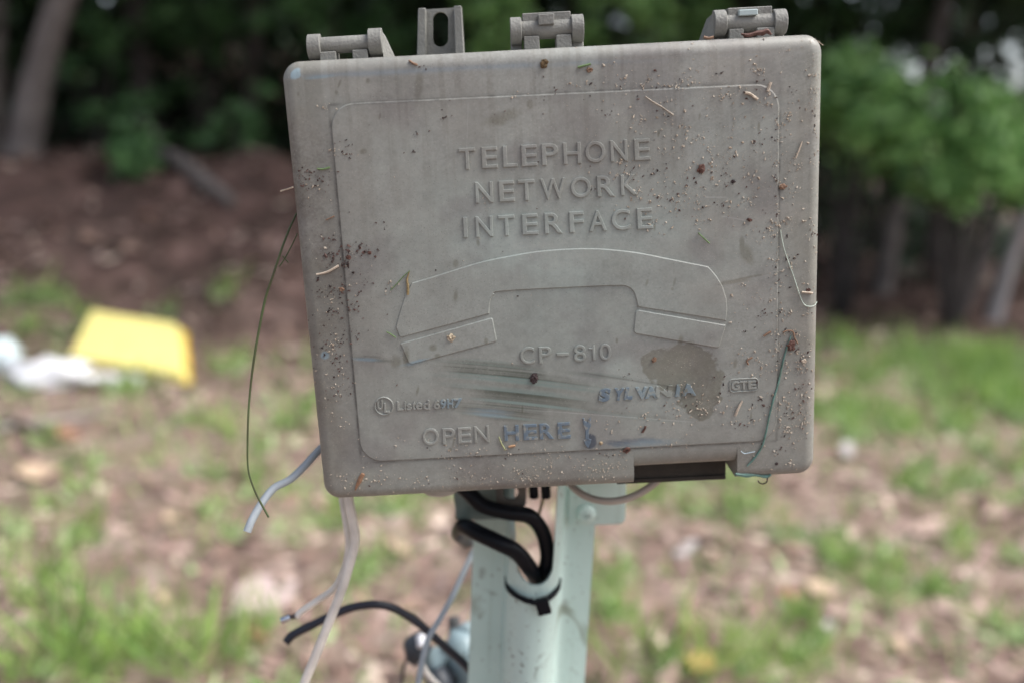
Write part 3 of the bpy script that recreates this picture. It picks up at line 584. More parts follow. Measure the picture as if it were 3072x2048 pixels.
def row(text, xs, ox, oy, sc_, t0, b0, t1, b1, **k):
    n = len(xs); cs_ = [(a+c)/2 for a, c in xs]
    for ch, (a, c), cc in zip(text, xs, cs_):
        t = (cc-cs_[0])/(cs_[-1]-cs_[0]); tt = t0+(t1-t0)*t; bb = b0+(b1-b0)*t
        letter(ch, ox+a/sc_, ox+c/sc_, oy+tt/sc_, oy+bb/sc_, **k)
row('TELEPHONE', [(230, 375), (430, 570), (617, 745), (780, 920), (960, 1105), (1150, 1305), (1343, 1520), (1565, 1715), (1775, 1915)], 1300, 380, 2.94, 190, 378, 108, 298, bold=-.006, h=.00068)
row('NETWORK', [(375, 530), (583, 720), (752, 898), (948, 1172), (1215, 1392), (1447, 1597), (1655, 1805)], 1300, 380, 2.94, 488, 672, 423, 605, bold=-.006, h=.00068)
row('INTERFACE', [(268, 305), (378, 528), (578, 722), (787, 928), (985, 1140), (1203, 1330), (1375, 1532), (1575, 1738), (1800, 1938)], 1300, 380, 2.94, 800, 980, 718, 902, bold=-.006, h=.00068)
row('CP-810', [(362, 612), (692, 912), (1000, 1215), (1303, 1525), (1558, 1680), (1755, 1965)], 1500, 980, 5.88, 352, 650, 298, 582, bold=-.006, h=.00068) if False else None
for ch, a, c, t, bb in (('C', 362, 612, 355, 655), ('P', 692, 912, 345, 638), ('-', 1000, 1215, 455, 508), ('8', 1303, 1520, 318, 608), ('1', 1558, 1685, 315, 592), ('0', 1755, 1965, 297, 582)):
    if ch == '1':
        link('letter', slab([B(1500+p/5.88, 980+q_/5.88, YP) for p, q_ in ((1640, 322), (1668, 315), (1672, 350), (1684, 585), (1628, 592), (1618, 400), (1562, 402), (1558, 372), (1610, 362))], YP+.0001, YP-.00048, .00035), M_lid, lid); continue
    letter(ch, 1500+a/5.88, 1500+c/5.88, 980+t/5.88, 980+bb/5.88, bold=-.012)
for ch, a, c, t, bb in (('O', 1105, 1420, 805, 1130), ('P', 1495, 1740, 800, 1115), ('E', 1795, 2055, 785, 1095)):
    letter(ch, 1100+a/6.533, 1100+c/6.533, 1160+t/6.533, 1160+bb/6.533, bold=-.01)
letter('N', 900+1370/2.614, 900+1485/2.614, 950+852/2.614, 950+980/2.614, bold=-.01)
for ch, a, c, t, bb in (('H', 195, 455, 260, 530), ('E', 535, 780, 240, 515), ('R', 820, 1065, 225, 500), ('E', 1140, 1370, 208, 492)):
    letter(ch, 1480+a/5.88, 1480+c/5.88, 1230+t/5.88, 1230+bb/5.88, m=M_blue, bold=.006)
ar = [(1572, 135), (1605, 130), (1625, 190), (1655, 205), (1678, 150), (1718, 120), (1722, 270), (1686, 345), (1684, 490), (1728, 510), (1712, 590), (1668, 662), (1620, 605), (1585, 520), (1620, 495), (1620, 350), (1588, 270)]
link('arrow_emblem', slab([B(1480+a/5.88, 1230+c/5.88, YP) for a, c in ar], YP+.0001, YL, .0002), M_blue, lid)
for ch, a, c, t, bb in (('L', 600, 720, 275, 455), ('i', 745, 775, 270, 445), ('s', 790, 885, 320, 450), ('t', 905, 965, 270, 445), ('e', 970, 1095, 300, 440), ('d', 1110, 1245, 250, 438)):
    letter(ch, 1100+a/6.533, 1100+c/6.533, 1160+t/6.533, 1160+bb/6.533, bold=.014, h=.0006)
for ch, a, c, t, bb, m_ in (('6', 1315, 1440, 245, 430, M_lid), ('9', 1450, 1570, 240, 420, M_blue2), ('H', 1585, 1700, 230, 410, M_blue2), ('7', 1705, 1880, 222, 405, M_blue2)):
    letter(ch, 1100+a/6.533, 1100+c/6.533, 1160+t/6.533, 1160+bb/6.533, bold=.014, h=.0006, m=m_)
for ch, a, c, t, bb in (('U', 215, 325, 245, 440), ('L', 345, 455, 310, 500)):
    letter(ch, 1100+a/6.533, 1100+c/6.533, 1160+t/6.533, 1160+bb/6.533, bold=.012, h=.00062)
cc = B(1100+340/6.533, 1160+370/6.533, YP); rO, rI = .0045, .0040
def ringmesh(c, ro, wd, y, h, n=48, pts=None):
    pts = pts or [(c[0]+ro*math.cos(2*math.pi*k/n), c[1]+ro*math.sin(2*math.pi*k/n)) for k in range(n)]; n = len(pts); p1 = inset(pts, wd*.3); p2 = inset(pts, wd*.7); p3 = inset(pts, wd); v = [(x, y+.0001, z) for x, z in pts]+[(x, y-h, z) for x, z in p1]+[(x, y-h, z) for x, z in p2]+[(x, y+.0001, z) for x, z in p3]
    return fixn(pyd('ring', v, [(a*n+i, a*n+(i+1) % n, (a+1)*n+(i+1) % n, (a+1)*n+i) for a in range(3) for i in range(n)], True))
link('circle_emblem', ringmesh(cc, .00447, .0008, YP, .00055), M_lid, lid)
# slanted heavy maker's name and framed emblem
SY = [('S', 100, 275, 185, 350), ('Y', 285, 450, 180, 335), ('L', 425, 560, 172, 325), ('V', 575, 735, 165, 318), ('A', 690, 860, 158, 308), ('N', 810, 1050, 148, 295), ('I', 1070, 1150, 135, 288), ('A', 1150, 1335, 125, 275)]
for k, (ch, a, c, t, bb) in enumerate(SY):
    w_ = 30 if ch in 'SYLNI' else 0
    letter(ch, 1770+a/4.2, 1770+(c-w_)/4.2, 1120+t/4.2, 1120+bb/4.2, bold=.042, shear=(w_/max(1, c-a-w_)), m=(M_blue if k < 3 else M_blue2) if k < 5 else M_blue2 if k > 5 else M_lid, h=.00062)
for ch, a, c, t, bb in (('G', 1780, 1885, 92, 205), ('T', 1890, 1985, 85, 198), ('E', 1990, 2095, 82, 192)):
    letter(ch, 1770+a/4.2, 1770+c/4.2, 1120+t/4.2, 1120+bb/4.2, bold=.02, h=.00062)
gp_ = pixpoly([(1770+1745/4.2, 1120+62/4.2), (1770+2122/4.2, 1120+44/4.2), (1770+2128/4.2, 1120+215/4.2), (1770+1755/4.2, 1120+242/4.2)], .0018)
link('frame_emblem', ringmesh(None, 0, .0007, YP, .0005, pts=gp_), M_lid, lid)
# ---- base behind the lid
base_p = [(-HW+.004, HH-.004), (HW-.004, HH-.004), (HW-.004, -HH+.0045), (-HW+.004, -HH+.0045)]
bv, bf = prism(rounded(base_p, .006, 6), DEPTH+.0005, .072); base = link('base', auto(fixn(pyd('base', bv, bf))), M_base, box)
xa, za = B(1850, 1452, .016); xb, zb2 = B(2178, 1437, .016)
v_, f_ = prism([(xa, za+.016), (xb, zb2+.016), (xb, zb2), (xa, za)], .016, .034); link('latch_block', bevelled(fixn(pyd('lb', v_, f_)), .0005, 1), M_shaded, base)
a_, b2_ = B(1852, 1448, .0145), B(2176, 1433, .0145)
v_, f_ = prism([(a_[0], a_[1]+.0014), (b2_[0], b2_[1]+.0014), (b2_[0], b2_[1]), (a_[0], a_[1])], .0150, .0163); link('latch_bead', bevelled(fixn(pyd('bead', v_, f_)), .0004, 2), M_shaded, base)
# hinges
def hinge(ul, ur, vl, vr, lugl, lugr, rad, yh, gus, tabs, keeper=None, paint=False):
    """ul..ur barrel ends, vl, vr barrel centre heights; lugs (u0,u1,vtop,vbot)"""
    h = bpy.data.objects.new('hinge', None); col.objects.link(h); h.parent = box
    p, q = BL(ul-6, vl, yh), BL(ur+6, vr, yh)
    link('barrel', auto(pyd('barrel', *cyl(p, q, rad, 28)), 50), M_base, h)
    for k, (a, b_, t, bo, g) in enumerate((lugl, lugr)):
        top, bot = BL((a+b_)/2, t, yh-.004), BL((a+b_)/2, bo, yh-.004); r_ = (top.z-bot.z)/2; zc_ = (top.z+bot.z)/2; xl, xr = BL(a, t, yh-.003).x, BL(b_, t, yh-.003).x
        # teardrop: round front, sloping to the rear plate
        pf = [(yh-r_*math.cos(th), zc_+r_*math.sin(th)) for th in [R(-100+k2*190/14) for k2 in range(15)]]
        pf = [(y_, z_) for y_, z_ in pf]+[(yh+.016, zc_-r_*1.3), (yh, zc_-r_*1.5)]
        n = len(pf); slope = g
        v = [(xl, y_, z_) for y_, z_ in pf]+[(xr, y_, z_) for y_, z_ in pf]
        f = [tuple(range(n)), tuple(range(2*n-1, n-1, -1))]+[(i, (i+1) % n, n+(i+1) % n, n+i) for i in range(n)]
        lug = link('lug', bevelled(fixn(pyd('lug', v, f)), .0003, 1), M_base, h)
        if g:      # triangular buttress on the outer side
            xo = xr if g > 0 else xl; xe = xo+.0045*g
            v = [(xo, yh-r_*.2, zc_+r_*.75), (xo, yh+.012, zc_+r_*.6), (xo, yh+.012, zc_-r_*1.4), (xo, yh-r_*.5, zc_-r_*1.4), (xe, yh+.004, zc_-r_*1.4), (xe, yh+.012, zc_-r_*1.4)]
            link('buttress', fixn(pyd('buttress', v, [(0, 1, 2, 3), (0, 3, 4), (0, 4, 5, 1), (1, 5, 2), (3, 2, 5, 4)])), M_base, h)
    for (a, b_, vt) in tabs:
        vt0 = BL(a, vt, yh-.001); xl, xr = vt0.x, BL(b_, vt, yh-.001).x
        v, f = boxvf(xl, xr, yh-.0045, yh+.006, vt0.z-.0075, vt0.z+.0006); link('tab', bevelled(fixn(pyd('tab', v, f)), .0003, 1), M_base, h)
    if keeper:
        (a, b_, t, bo), (c_, d_, t2, b2) = keeper
        P = BL(a, t, yh); Q = BL(b_, bo, yh); v, f = boxvf(P.x, Q.x, yh-rad*.55, yh+rad*.9, Q.z, P.z); link('leaf_strip', bevelled(fixn(pyd('st', v, f)), .0003, 1), M_base, h)
        P = BL(c_, t2, yh-rad); Q = BL(d_, b2, yh-rad); v, f = boxvf(P.x, Q.x, yh-rad*1.25, yh+rad*.6, Q.z, P.z)
        link('keeper', bevelled(fixn(pyd('kp', v, f)), .0003, 1), M_kp if paint else M_base, h)
    return h
M_kp = mat('pale_blue_worn_plastic', (.42, .50, .50), .5, .2, 200)
yh = .0125
hinge(962, 1102, 139, 130, (918, 958, 100, 180, 0), (1101, 1143, 82, 166, 1), .0036, yh, 1, [(963, 1011, 163), (1060, 1105, 157)])
hinge(1565, 1712, 92, 84, (1529, 1563, 49, 134, 0), (1713, 1750, 40, 124, 0), .0042, yh, 0, [(1571, 1617, 117), (1667, 1712, 112)], (((1566), 1711, 43, 62), (1614, 1663, 44, 74)))
hinge(2179, 2322, 72, 66, (2142, 2179, 27, 110, -1), (2322, 2361, 24, 104, 0), .0040, yh, -1, [(2182, 2225, 95), (2265, 2317, 91)], ((2180, 2312, 27, 46), (2216, 2272, 31, 46)), True)
# slotted mounting tab (top) and holed tab (bottom)
yt = .045
def slotted():
    P = [BL(1254, 25, yt), BL(1384, 17, yt), BL(1394, 185, yt), BL(1250, 190, yt)]
    e_ = bpy.data.objects.new('mounting_tab', None); col.objects.link(e_); e_.parent = box
    v, f = prism([(p.x, p.z) for p in P], yt+.006, yt+.0095); plate = fixn(pyd('plate', v, f))
    a, b_ = BL(1322, 62, yt+.008), BL(1322, 118, yt+.008); r_ = .0037
    sl = [(a.x+r_*math.cos(R(t)), a.z+r_*math.sin(R(t))) for t in range(0, 181, 12)]+[(b_.x+r_*math.cos(R(t)), b_.z+r_*math.sin(R(t))) for t in range(180, 361, 12)]
    v, f = prism(sl, yt-.02, yt+.04); plate = boolean(plate, [fixn(pyd('s', v, f))]); link('plate', auto(plate, 40), M_base, e_)
    for (p, q, s) in ((P[0], P[3], 1), (P[1], P[2], -1)):
        w1, w2 = .0036*s, .0044*s; v, f = prism([(p.x, p.z), (p.x+w1, p.z), (q.x+w2, q.z), (q.x, q.z)], yt, yt+.0061); link('rib', bevelled(fixn(pyd('rib', v, f)), .0004, 1), M_base, e_)
slotted()
def holed():
    yb = .060; P = rounded([(BL(1486, 1440, yb).x, BL(1486, 1440, yb).z), (BL(1580, 1436, yb).x, BL(1580, 1436, yb).z), (BL(1578, 1520, yb).x, BL(1578, 1520, yb).z), (BL(1490, 1524, yb).x, BL(1490, 1524, yb).z)], [0.0001, .0001, .0025, .0025], 5)
    v, f = prism(P, yb, yb+.003); c_ = BL(1532, 1478, yb); v2, f2 = cyl((c_.x, yb-.01, c_.z), (c_.x, yb+.02, c_.z), .0042, 28)
    link('mounting_tab', auto(boolean(fixn(pyd('ht', v, f)), [fixn(pyd('c', v2, f2))]), 40), mat('brown_dirty_plastic', (.14, .12, .10), .7, .4, 200, .4), box)
holed()
M_blk = mat('black_rubber', (.008, .009, .012), .3, .3, 60, .05, spec=.12)
for (a, b_) in ((1586, 1616), (1622, 1652)):
    P = BL((a+b_)/2, 1474, .062); v, f = cyl((P.x, .062, P.z+.004), (P.x, .062, P.z-.0035), .0029, 6); link('nut', bevelled(fixn(pyd('nut', v, f)), .0004, 1), M_blk, base)
P = BL(1318, 1474, .03); v, f = cyl((P.x, .040, P.z+.008), (P.x, .040, P.z-.0035), .009, 28); link('cable_grommet', bevelled(fixn(pyd('gr', v, f)), .001, 2), mat('pale_grommet', (.42, .40, .36), .6, .3, 80), base)

# =================================================================== THE POST
M_post = bpy.data.materials.new('pale_green_paint'); M_post.use_nodes = True
nt = M_post.node_tree; N = nt.nodes; L = nt.links; b = N['Principled BSDF']; b.inputs['Roughness'].default_value = .34; tc = N.new('ShaderNodeTexCoord')
pc_ = ramp(nz(14, 5), [(.3, (.46, .60, .55)), (.7, (.57, .71, .66))]); dr = ramp(nz(60, 6, .6), [(.24, (1, 1, 1)), (.36, (0, 0, 0))])
mp = N.new('ShaderNodeMapping'); mp.inputs['Scale'].default_value = (160, 160, 9); L.new(tc.outputs['Object'], mp.inputs[0])
n3_ = N.new('ShaderNodeTexNoise'); n3_.inputs['Scale'].default_value = 1; n3_.inputs['Detail'].default_value = 5; L.new(mp.outputs[0], n3_.inputs['Vector'])
run = ramp(n3_.outputs[0], [(.56, (0, 0, 0)), (.80, (.38, .38, .38))])
rd = N.new('ShaderNodeRGB'); rd.outputs[0].default_value = (.09, .075, .055, 1); rn = N.new('ShaderNodeRGB'); rn.outputs[0].default_value = (.24, .28, .22, 1)
sp2 = ramp(nz(330, 4), [(.30, (.8, .8, .8)), (.36, (0, 0, 0))]); big_ = ramp(nz(24, 5, 1.2), [(.30, (.75, .75, .75)), (.37, (0, 0, 0))])
L.new(mixc(big_, mixc(sp2, mixc(dr, mixc(run, pc_, rn.outputs[0]), rd.outputs[0]), rd.outputs[0]), rn.outputs[0]), b.inputs['Base Color'])
rgh = N.new('ShaderNodeMapRange'); rgh.inputs[3].default_value = .25; rgh.inputs[4].default_value = .55; L.new(n3_.outputs[0], rgh.inputs[0]); L.new(rgh.outputs[0], b.inputs['Roughness'])
post = bpy.data.objects.new('post', None); col.objects.link(post)
pb = C(1600, 1640, .535); post.location = (pb.x, pb.y, 0); post.rotation_euler = (0, 0, R(1)); tag(post, 'pale green painted steel channel post carrying the telephone box', 'post')
bpy.context.view_layer.update(); PI = post.matrix_world.inverted()
ZT = (C(1600, 1200, .53)).z
prof = [(-.0345, 0), (-.030, 0), (-.0215, 0), (-.0165, -.001), (-.0152, -.005), (-.0142, -.0125), (-.0095, -.0185), (-.004, -.0225), (.002, -.0232), (.008, -.0215), (.0128, -.016), (.0148, -.009), (.0158, -.004), (.0172, -.001), (.020, 0), (.028, 0), (.0345, 0)]
prof = [(p.x, p.y*1.4) for p in smoothline([Vector((a, c, 0)) for a, c in prof], 3)]
def thick(pr_, t):
    out = []
    for i, p in enumerate(pr_):
        a, c = Vector(pr_[max(0, i-1)]), Vector(pr_[min(len(pr_)-1, i+1)]); d = (c-a).normalized(); out.append((p[0]-d.y*t, p[1]+d.x*t))
    return out
loop = prof+thick(prof, .0022)[::-1]; n = len(loop); zz = [-.25, .3, .6, .75, ZT]
v = [(x, y, z) for z in zz for x, y in loop]; f = [tuple(range(n)), tuple((len(zz)-1)*n+i for i in range(n))]+[(a*n+i, a*n+(i+1) % n, (a+1)*n+(i+1) % n, (a+1)*n+i) for a in range(len(zz)-1) for i in range(n)]
pm = fixn(pyd('channel', v, f))
def PL(u, v_, yl):                     # post-local point at pixel on plane y=yl of the post
    o = PI @ CO; d = PI.to_3x3() @ ray(u, v_); t = (yl-o.y)/d.y; return o+d*t
sb = PL(1606, 1700, -.030); st_ = PL(1600, 1380, -.02); hwd = .0098
slot = [(sb.x+hwd*math.cos(R(t)), sb.z+.0*0+hwd*math.sin(R(t))) for t in range(180, 361, 10)]+[(sb.x+hwd+.0005, sb.z+.12), (sb.x-hwd-.004, sb.z+.12), (sb.x-hwd-.003, sb.z+.03)]
v, f = prism(slot, -.06, -.0045); pm = boolean(pm, [fixn(pyd('s', v, f))]); link('channel', auto(pm, 35), M_post, post)
# bracket plates with screws
def plate(pts, yl, th, m, rr):
    P = [PL(u, v_, yl) for u, v_ in pts]; v, f = prism(rounded([(p.x, p.z) for p in P], rr, 5), yl, yl+th); return link('bracket_plate', bevelled(fixn(pyd('bp', v, f)), .0006, 2), m, post)
bp_ = plate([(1707, 1380), (1880, 1375), (1876, 1571), (1706, 1577)], -.0062, .0028, M_post, [0, 0, .004, .001])
sc_ = PL(1758, 1540, -.0065)
v, f = [], []
seg = 28; rings = [(.0056, 0), (.0056, -.0012), (.0050, -.0024), (.0036, -.0033), (.0018, -.0037)]
for r_, y_ in rings:
    for k in range(seg): a = 2*math.pi*k/seg; v.append((sc_.x+r_*math.cos(a), -.0062+y_, sc_.z+r_*math.sin(a)))
f = [(j*seg+k, j*seg+(k+1) % seg, (j+1)*seg+(k+1) % seg, (j+1)*seg+k) for j in range(len(rings)-1) for k in range(seg)]; f += [tuple(range(seg)), tuple((len(rings)-1)*seg+k for k in range(seg))]
sm_ = fixn(pyd('screw', v, f)); cr = [fixn(pyd('c', *boxvf(sc_.x-a, sc_.x+a, -.02, -.0088, sc_.z-c_, sc_.z+c_))) for a, c_ in ((.0017, .00035), (.00035, .0017))]
link('screw', auto(boolean(sm_, cr), 35), M_post, bp_)
plate([(1353, 1400), (1520, 1392), (1510, 1556), (1368, 1562)], -.0062, .0028, mat('grimy_green_paint', (.20, .27, .25), .5, .5, 70, .3), [0, 0, .002, .003])
# cable tie
tt = bpy.data.objects.new('cable_tie', None); col.objects.link(tt); tt.location = post.matrix_world @ Vector((0, -.03, PL(1617, 1802, -.025).z)); tag(tt, 'black cable tie looped around the post below the slot', 'cable tie'); bpy.context.view_layer.update()
TI = tt.matrix_world.inverted() @ post.matrix_world
tp = [PL(1517, 1728, -.004), PL(1524, 1760, -.019), PL(1548, 1785, -.0295), PL(1585, 1801, -.035), PL(1620, 1806, -.0355), PL(1650, 1790, -.033), PL(1672, 1765, -.0225), PL(1680, 1735, -.008)]
tube('strap', [TI @ p for p in tp], [.0008, .0016, .0015, .0016, .0017, .0015, .0016, .0009], M_blk, tt, 8, 5, .15)
c_ = TI @ PL(1628, 1812, -.037); v, f = boxvf(-.0036, .0036, -.0024, .0024, -.0052, .0034); rm = Matrix.Rotation(R(-18), 3, 'Y'); v = [rm @ Vector(p)+c_ for p in v]; link('head', bevelled(fixn(pyd('head', v, f)), .0006, 2), M_blk, tt)
# =================================================================== CABLES
def cable(name, pix, rad, m, label, cat='cable', seg=14, sm=7, rads=None):
    o = tube(name, [C(u, v_, z) for u, v_, z in pix], rads or rad, m, None, seg, sm); tag(o, label, cat); return recentre(o)
M_grey = mat('grey_sheath', (.36, .40, .43), .45, .25, 50, .1); M_white = mat('aged_white_sheath', (.78, .73, .66), .5, .3, 90, .1); M_beige = mat('beige_sheath', (.42, .37, .32), .45, .2, 50)
M_navy = mat('black_sheath', (.010, .011, .022), .3, .3, 50, .1)
cable('cable', [(1340, 1420, .505), (1400, 1470, .50), (1450, 1515, .499), (1520, 1535, .499), (1590, 1548, .503), (1628, 1595, .51), (1642, 1660, .515), (1634, 1715, .52), (1615, 1780, .545), (1600, 1860, .56)], .0042, M_blk, 'thick black cable arching from under the box into the post slot, the upper of two', 'cable')
cable('cable', [(1400, 1620, .56), (1378, 1600, .53), (1392, 1578, .512), (1440, 1600, .502), (1500, 1628, .498), (1550, 1655, .502), (1590, 1705, .51), (1612, 1750, .525), (1610, 1830, .55)], .0045, M_blk, 'thick black cable bending round the post side into the slot, the lower of two', 'cable')
cable('cable', [(1690, 1420, .50), (1722, 1462, .488), (1770, 1492, .482), (1835, 1502, .478), (1900, 1487, .476), (1955, 1455, .474), (1990, 1420, .474)], .0019, M_beige, 'beige thin cable sagging in a loop below the box beside the notch')
cable('cable', [(1010, 1300, .46), (958, 1348, .452), (912, 1398, .447), (870, 1437, .443), (822, 1463, .44), (787, 1505, .436), (757, 1556, .432), (741, 1594, .430)], .00185, M_grey, 'short cut grey cable poking out from the left side of the box')
cable('cable', [(1040, 1400, .47), (1046, 1491, .47), (1058, 1560, .472), (1065, 1618, .474), (1052, 1680, .476), (1022, 1777, .478), (985, 1870, .48), (945, 1970, .483), (900, 2080, .487), (860, 2200, .49)], .0024, M_white, 'pinkish white cable hanging from the box down to the bottom of the picture')
cw_ = bpy.data.objects.new('cable', None); col.objects.link(cw_); cw_.location = C(960, 1800, .485); tag(cw_, 'white cable whose torn end shows a bare metal tip, left of the post', 'cable'); bpy.context.view_layer.update(); CI = cw_.matrix_world.inverted()
tube('sheath', [CI @ C(*p) for p in ((1024, 1400, .478), (1026, 1491, .478), (1040, 1580, .479), (1046, 1640, .481), (1030, 1712, .484), (1000, 1765, .486), (955, 1798, .487), (903, 1834, .488), (890, 1848, .488))], .0017, M_white, cw_)
tube('inner_core', [CI @ C(*p) for p in ((905, 1832, .488), (886, 1846, .488), (862, 1852, .488))], .0014, M_stkd, cw_, 10, 4)
tube('bare_tip', [CI @ C(*p) for p in ((870, 1850, .4875), (858, 1855, .487), (845, 1860, .487))], .0019, mat('bare_metal', (.6, .62, .65), .25, .2, 60, 0, metal=1), cw_, 10, 4)
cable('cable', [(858, 1925, .52), (880, 1902, .521), (935, 1874, .524), (996, 1844, .527), (1060, 1820, .53), (1129, 1812, .532), (1185, 1825, .535), (1240, 1857, .538), (1290, 1898, .541), (1344, 1946, .545), (1400, 1998, .552), (1450, 2060, .562)], .0024, M_navy, 'black cable arching out to the left of the post with a cut end')
cable('cable', [(1450, 1590, .57), (1425, 1643, .56), (1392, 1712, .552), (1358, 1787, .545), (1318, 1858, .54), (1288, 1908, .537), (1272, 1960, .535), (1256, 2044, .533), (1245, 2150, .533)], .0018, M_grey, 'grey cable running down along the left side of the post')
cable('cable', [(1262, 1985, .56), (1285, 2025, .562), (1320, 2060, .565), (1370, 2110, .57)], .0018, M_white, 'short white cable branching off beside the grey cable at the bottom')
# terminal behind the post's left side
te = bpy.data.objects.new('cable_terminal', None); col.objects.link(te); te.location = C(1340, 1960, .63); tag(te, 'small blue grey cable terminal with a dark cap fixed beside the post', 'terminal'); bpy.context.view_layer.update(); TEI = te.matrix_world.inverted()
M_bg = mat('blue_grey_metal', (.30, .40, .43), .4, .4, 60, .3); M_dk = mat('dark_slate', (.05, .06, .075), .5, .4, 60, .3)
def tl(u, v_, z): return TEI @ C(u, v_, z)
v, f = merge([blob_vf(tl(1390, 1945, .63), .012, (1.3, .8, 1), .2, 2, 3), blob_vf(tl(1310, 1975, .63), .010, (1.3, .8, .8), .25, 2, 5), blob_vf(tl(1400, 1905, .635), .008, (1, .8, 1.3), .2, 2, 6), blob_vf(tl(1440, 2000, .63), .016, (1.3, .8, 1.2), .2, 2, 8)]); link('body', pyd('b', v, f, True), M_bg, te)
link('cap', bevelled(pyd('cap', *cyl(tl(1362, 1850, .64), tl(1366, 1935, .64), .0042, 20)), .0005), mat('grey_cap', (.10, .10, .10), .6, .3, 60), te)
v, f = blob_vf(tl(1250, 1945, .62), .0095, (1, .8, 1.1), .25, 2, 9); link('clamp', pyd('c', v, f, True), M_dk, te)
link('nut', bevelled(pyd('nut', *cyl(tl(1262, 1905, .615), tl(1266, 1940, .61), .0033, 6)), .0003), mat('white_nut', (.75, .75, .78), .4, .1, 60), te)
v, f = merge([cyl(tl(1280, 2000, .63), tl(1450, 2040, .63), .007, 12), cyl(tl(1300, 2010, .62), tl(1340, 2090, .62), .008, 12)]); link('bracket', fixn(pyd('br', v, f, True)), M_dk, te)
tube('lead', [tl(1240, 1965, .62), tl(1215, 1990, .62), tl(1205, 2050, .62)], .0012, M_stkd, te, 8, 5)
# stalks under the box, grass stem at the left
M_straw = mat('dry_straw', (.40, .28, .14), .7, .3, 80); M_stem = mat('green_stem', (.07, .11, .035), .5, .4, 80, 0, col2=(.05, .05, .02))
cable('dry_stalk', [(1640, 1450, .52), (1628, 1500, .52), (1612, 1560, .525)], .0009, M_straw, 'dry yellow stalk behind the nuts under the box', 'stalk', 6, 4)
st = bpy.data.objects.new('long_grass', None); col.objects.link(st); st.location = C(760, 1200, .425); tag(st, 'long dark green grass blade stuck to the left side of the box, bowing outward', 'grass'); bpy.context.view_layer.update(); SI = st.matrix_world.inverted()
tube('stalk', [SI @ C(u, v_, z) for u, v_, z in ((890, 640, .424), (880, 662, .421), (866, 692, .419), (845, 748, .417), (818, 830, .417), (797, 893, .418), (775, 1000, .419), (758, 1105, .42), (747, 1210, .421), (743, 1310, .421), (744, 1400, .422), (757, 1452, .422), (775, 1493, .423), (806, 1550, .424))], [.0004, .0005, .0006, .0005, .0004, .0005], M_stem, st, 8, 5)
tube('side_shoot', [SI @ C(u, v_, .421) for u, v_ in ((893, 700), (876, 735), (855, 775), (838, 800))], .00028, M_stem, st, 6, 4)
tube('side_shoot', [SI @ C(u, v_, .421) for u, v_ in ((848, 768), (858, 780), (866, 788))], .00028, M_stem, st, 6, 3)
# =================================================================== LITTER NEAR AND FAR
def panelthing():
    """upturned yellow plastic tray"""
    o_ = [C(272, 925, 4.02), C(538, 968, 3.9), C(556, 1140, 3.62), C(200, 1070, 3.75)]; cen = sum(o_, Vector())/4; base = Vector((cen.x, cen.y, hill(cen.x, cen.y)))
    e = bpy.data.objects.new('plastic_tray', None); col.objects.link(e); e.location = base; tag(e, 'bright yellow upturned plastic tray lying on the ground at left', 'tray')
    loc = [p-base for p in o_]; ex = (loc[1]-loc[0]).normalized(); nn = (loc[1]-loc[0]).cross(loc[3]-loc[0]).normalized()
    if nn.dot(CF) > 0: nn = -nn
    ey = nn.cross(ex); p2 = [((p-loc[0]).dot(ex), (p-loc[0]).dot(ey)) for p in loc]
    rp = rounded(p2, [.015, .05, .012, .012], 6); inn = inset(rp, .012); n = len(rp)
    def W3(a, h): return loc[0]+ex*a[0]+ey*a[1]+nn*h
    v = [W3(a, 0) for a in inn]+[W3(a, -.012) for a in inset(rp, .006)]+[W3(a, -.05) for a in rp]+[W3(a, -.052) for a in inset(rp, -.016)]
    f = [tuple(range(n))]+[(a*n+i, a*n+(i+1) % n, (a+1)*n+(i+1) % n, (a+1)*n+i) for a in range(2) for i in range(n)]
    M_y = mat('yellow_plastic', (.94, .83, .30), .35, .12, 5)
    me = fixn(pyd('tray', v[:3*n], f)); link('tray_body', auto(me, 40), M_y, e)
    v2 = v[2*n:]; f2 = [(i, (i+1) % n, n+(i+1) % n, n+i) for i in range(n)]; link('rim', pyd('rim', v2, f2, True), mat('orange_yellow_rim', (.75, .47, .04), .4, .2, 5), e)
panelthing()
def crumple(name, cen, r, sq, m, label, cat, seed, amp=.35, rot=0):
    v, f = blob_vf((0, 0, 0), r, sq, amp, 3, seed, 2.2); v = [Matrix.Rotation(rot, 3, 'Z') @ p for p in v]; mz = min(p.z for p in v)
    o = link(name, pyd(name, [p-Vector((0, 0, mz*.8)) for p in v], f, True), m); o.location = cen; tag(o, label, cat); return o
M_bag = mat('white_plastic', (.88, .88, .90), .4, .08, 20, .3)
crumple('plastic_bag', G(150, 1160), .14, (1.2, .5, .36), M_bag, 'crumpled white plastic bag lying in front of the yellow tray', 'bag', 2)
crumple('paper_scrap', G(310, 1150), .12, (1.3, .45, .18), mat('lilac_paper', (.68, .63, .68), .6, .1, 20), 'flat pale lilac scrap sticking out right of the white bag', 'scrap', 4)
crumple('plastic_bag', G(0, 1120), .09, (.8, .6, .75), mat('bluish_plastic', (.72, .84, .88), .35, .08, 20), 'small bluish white plastic scrap cut off by the left picture edge', 'bag', 6)
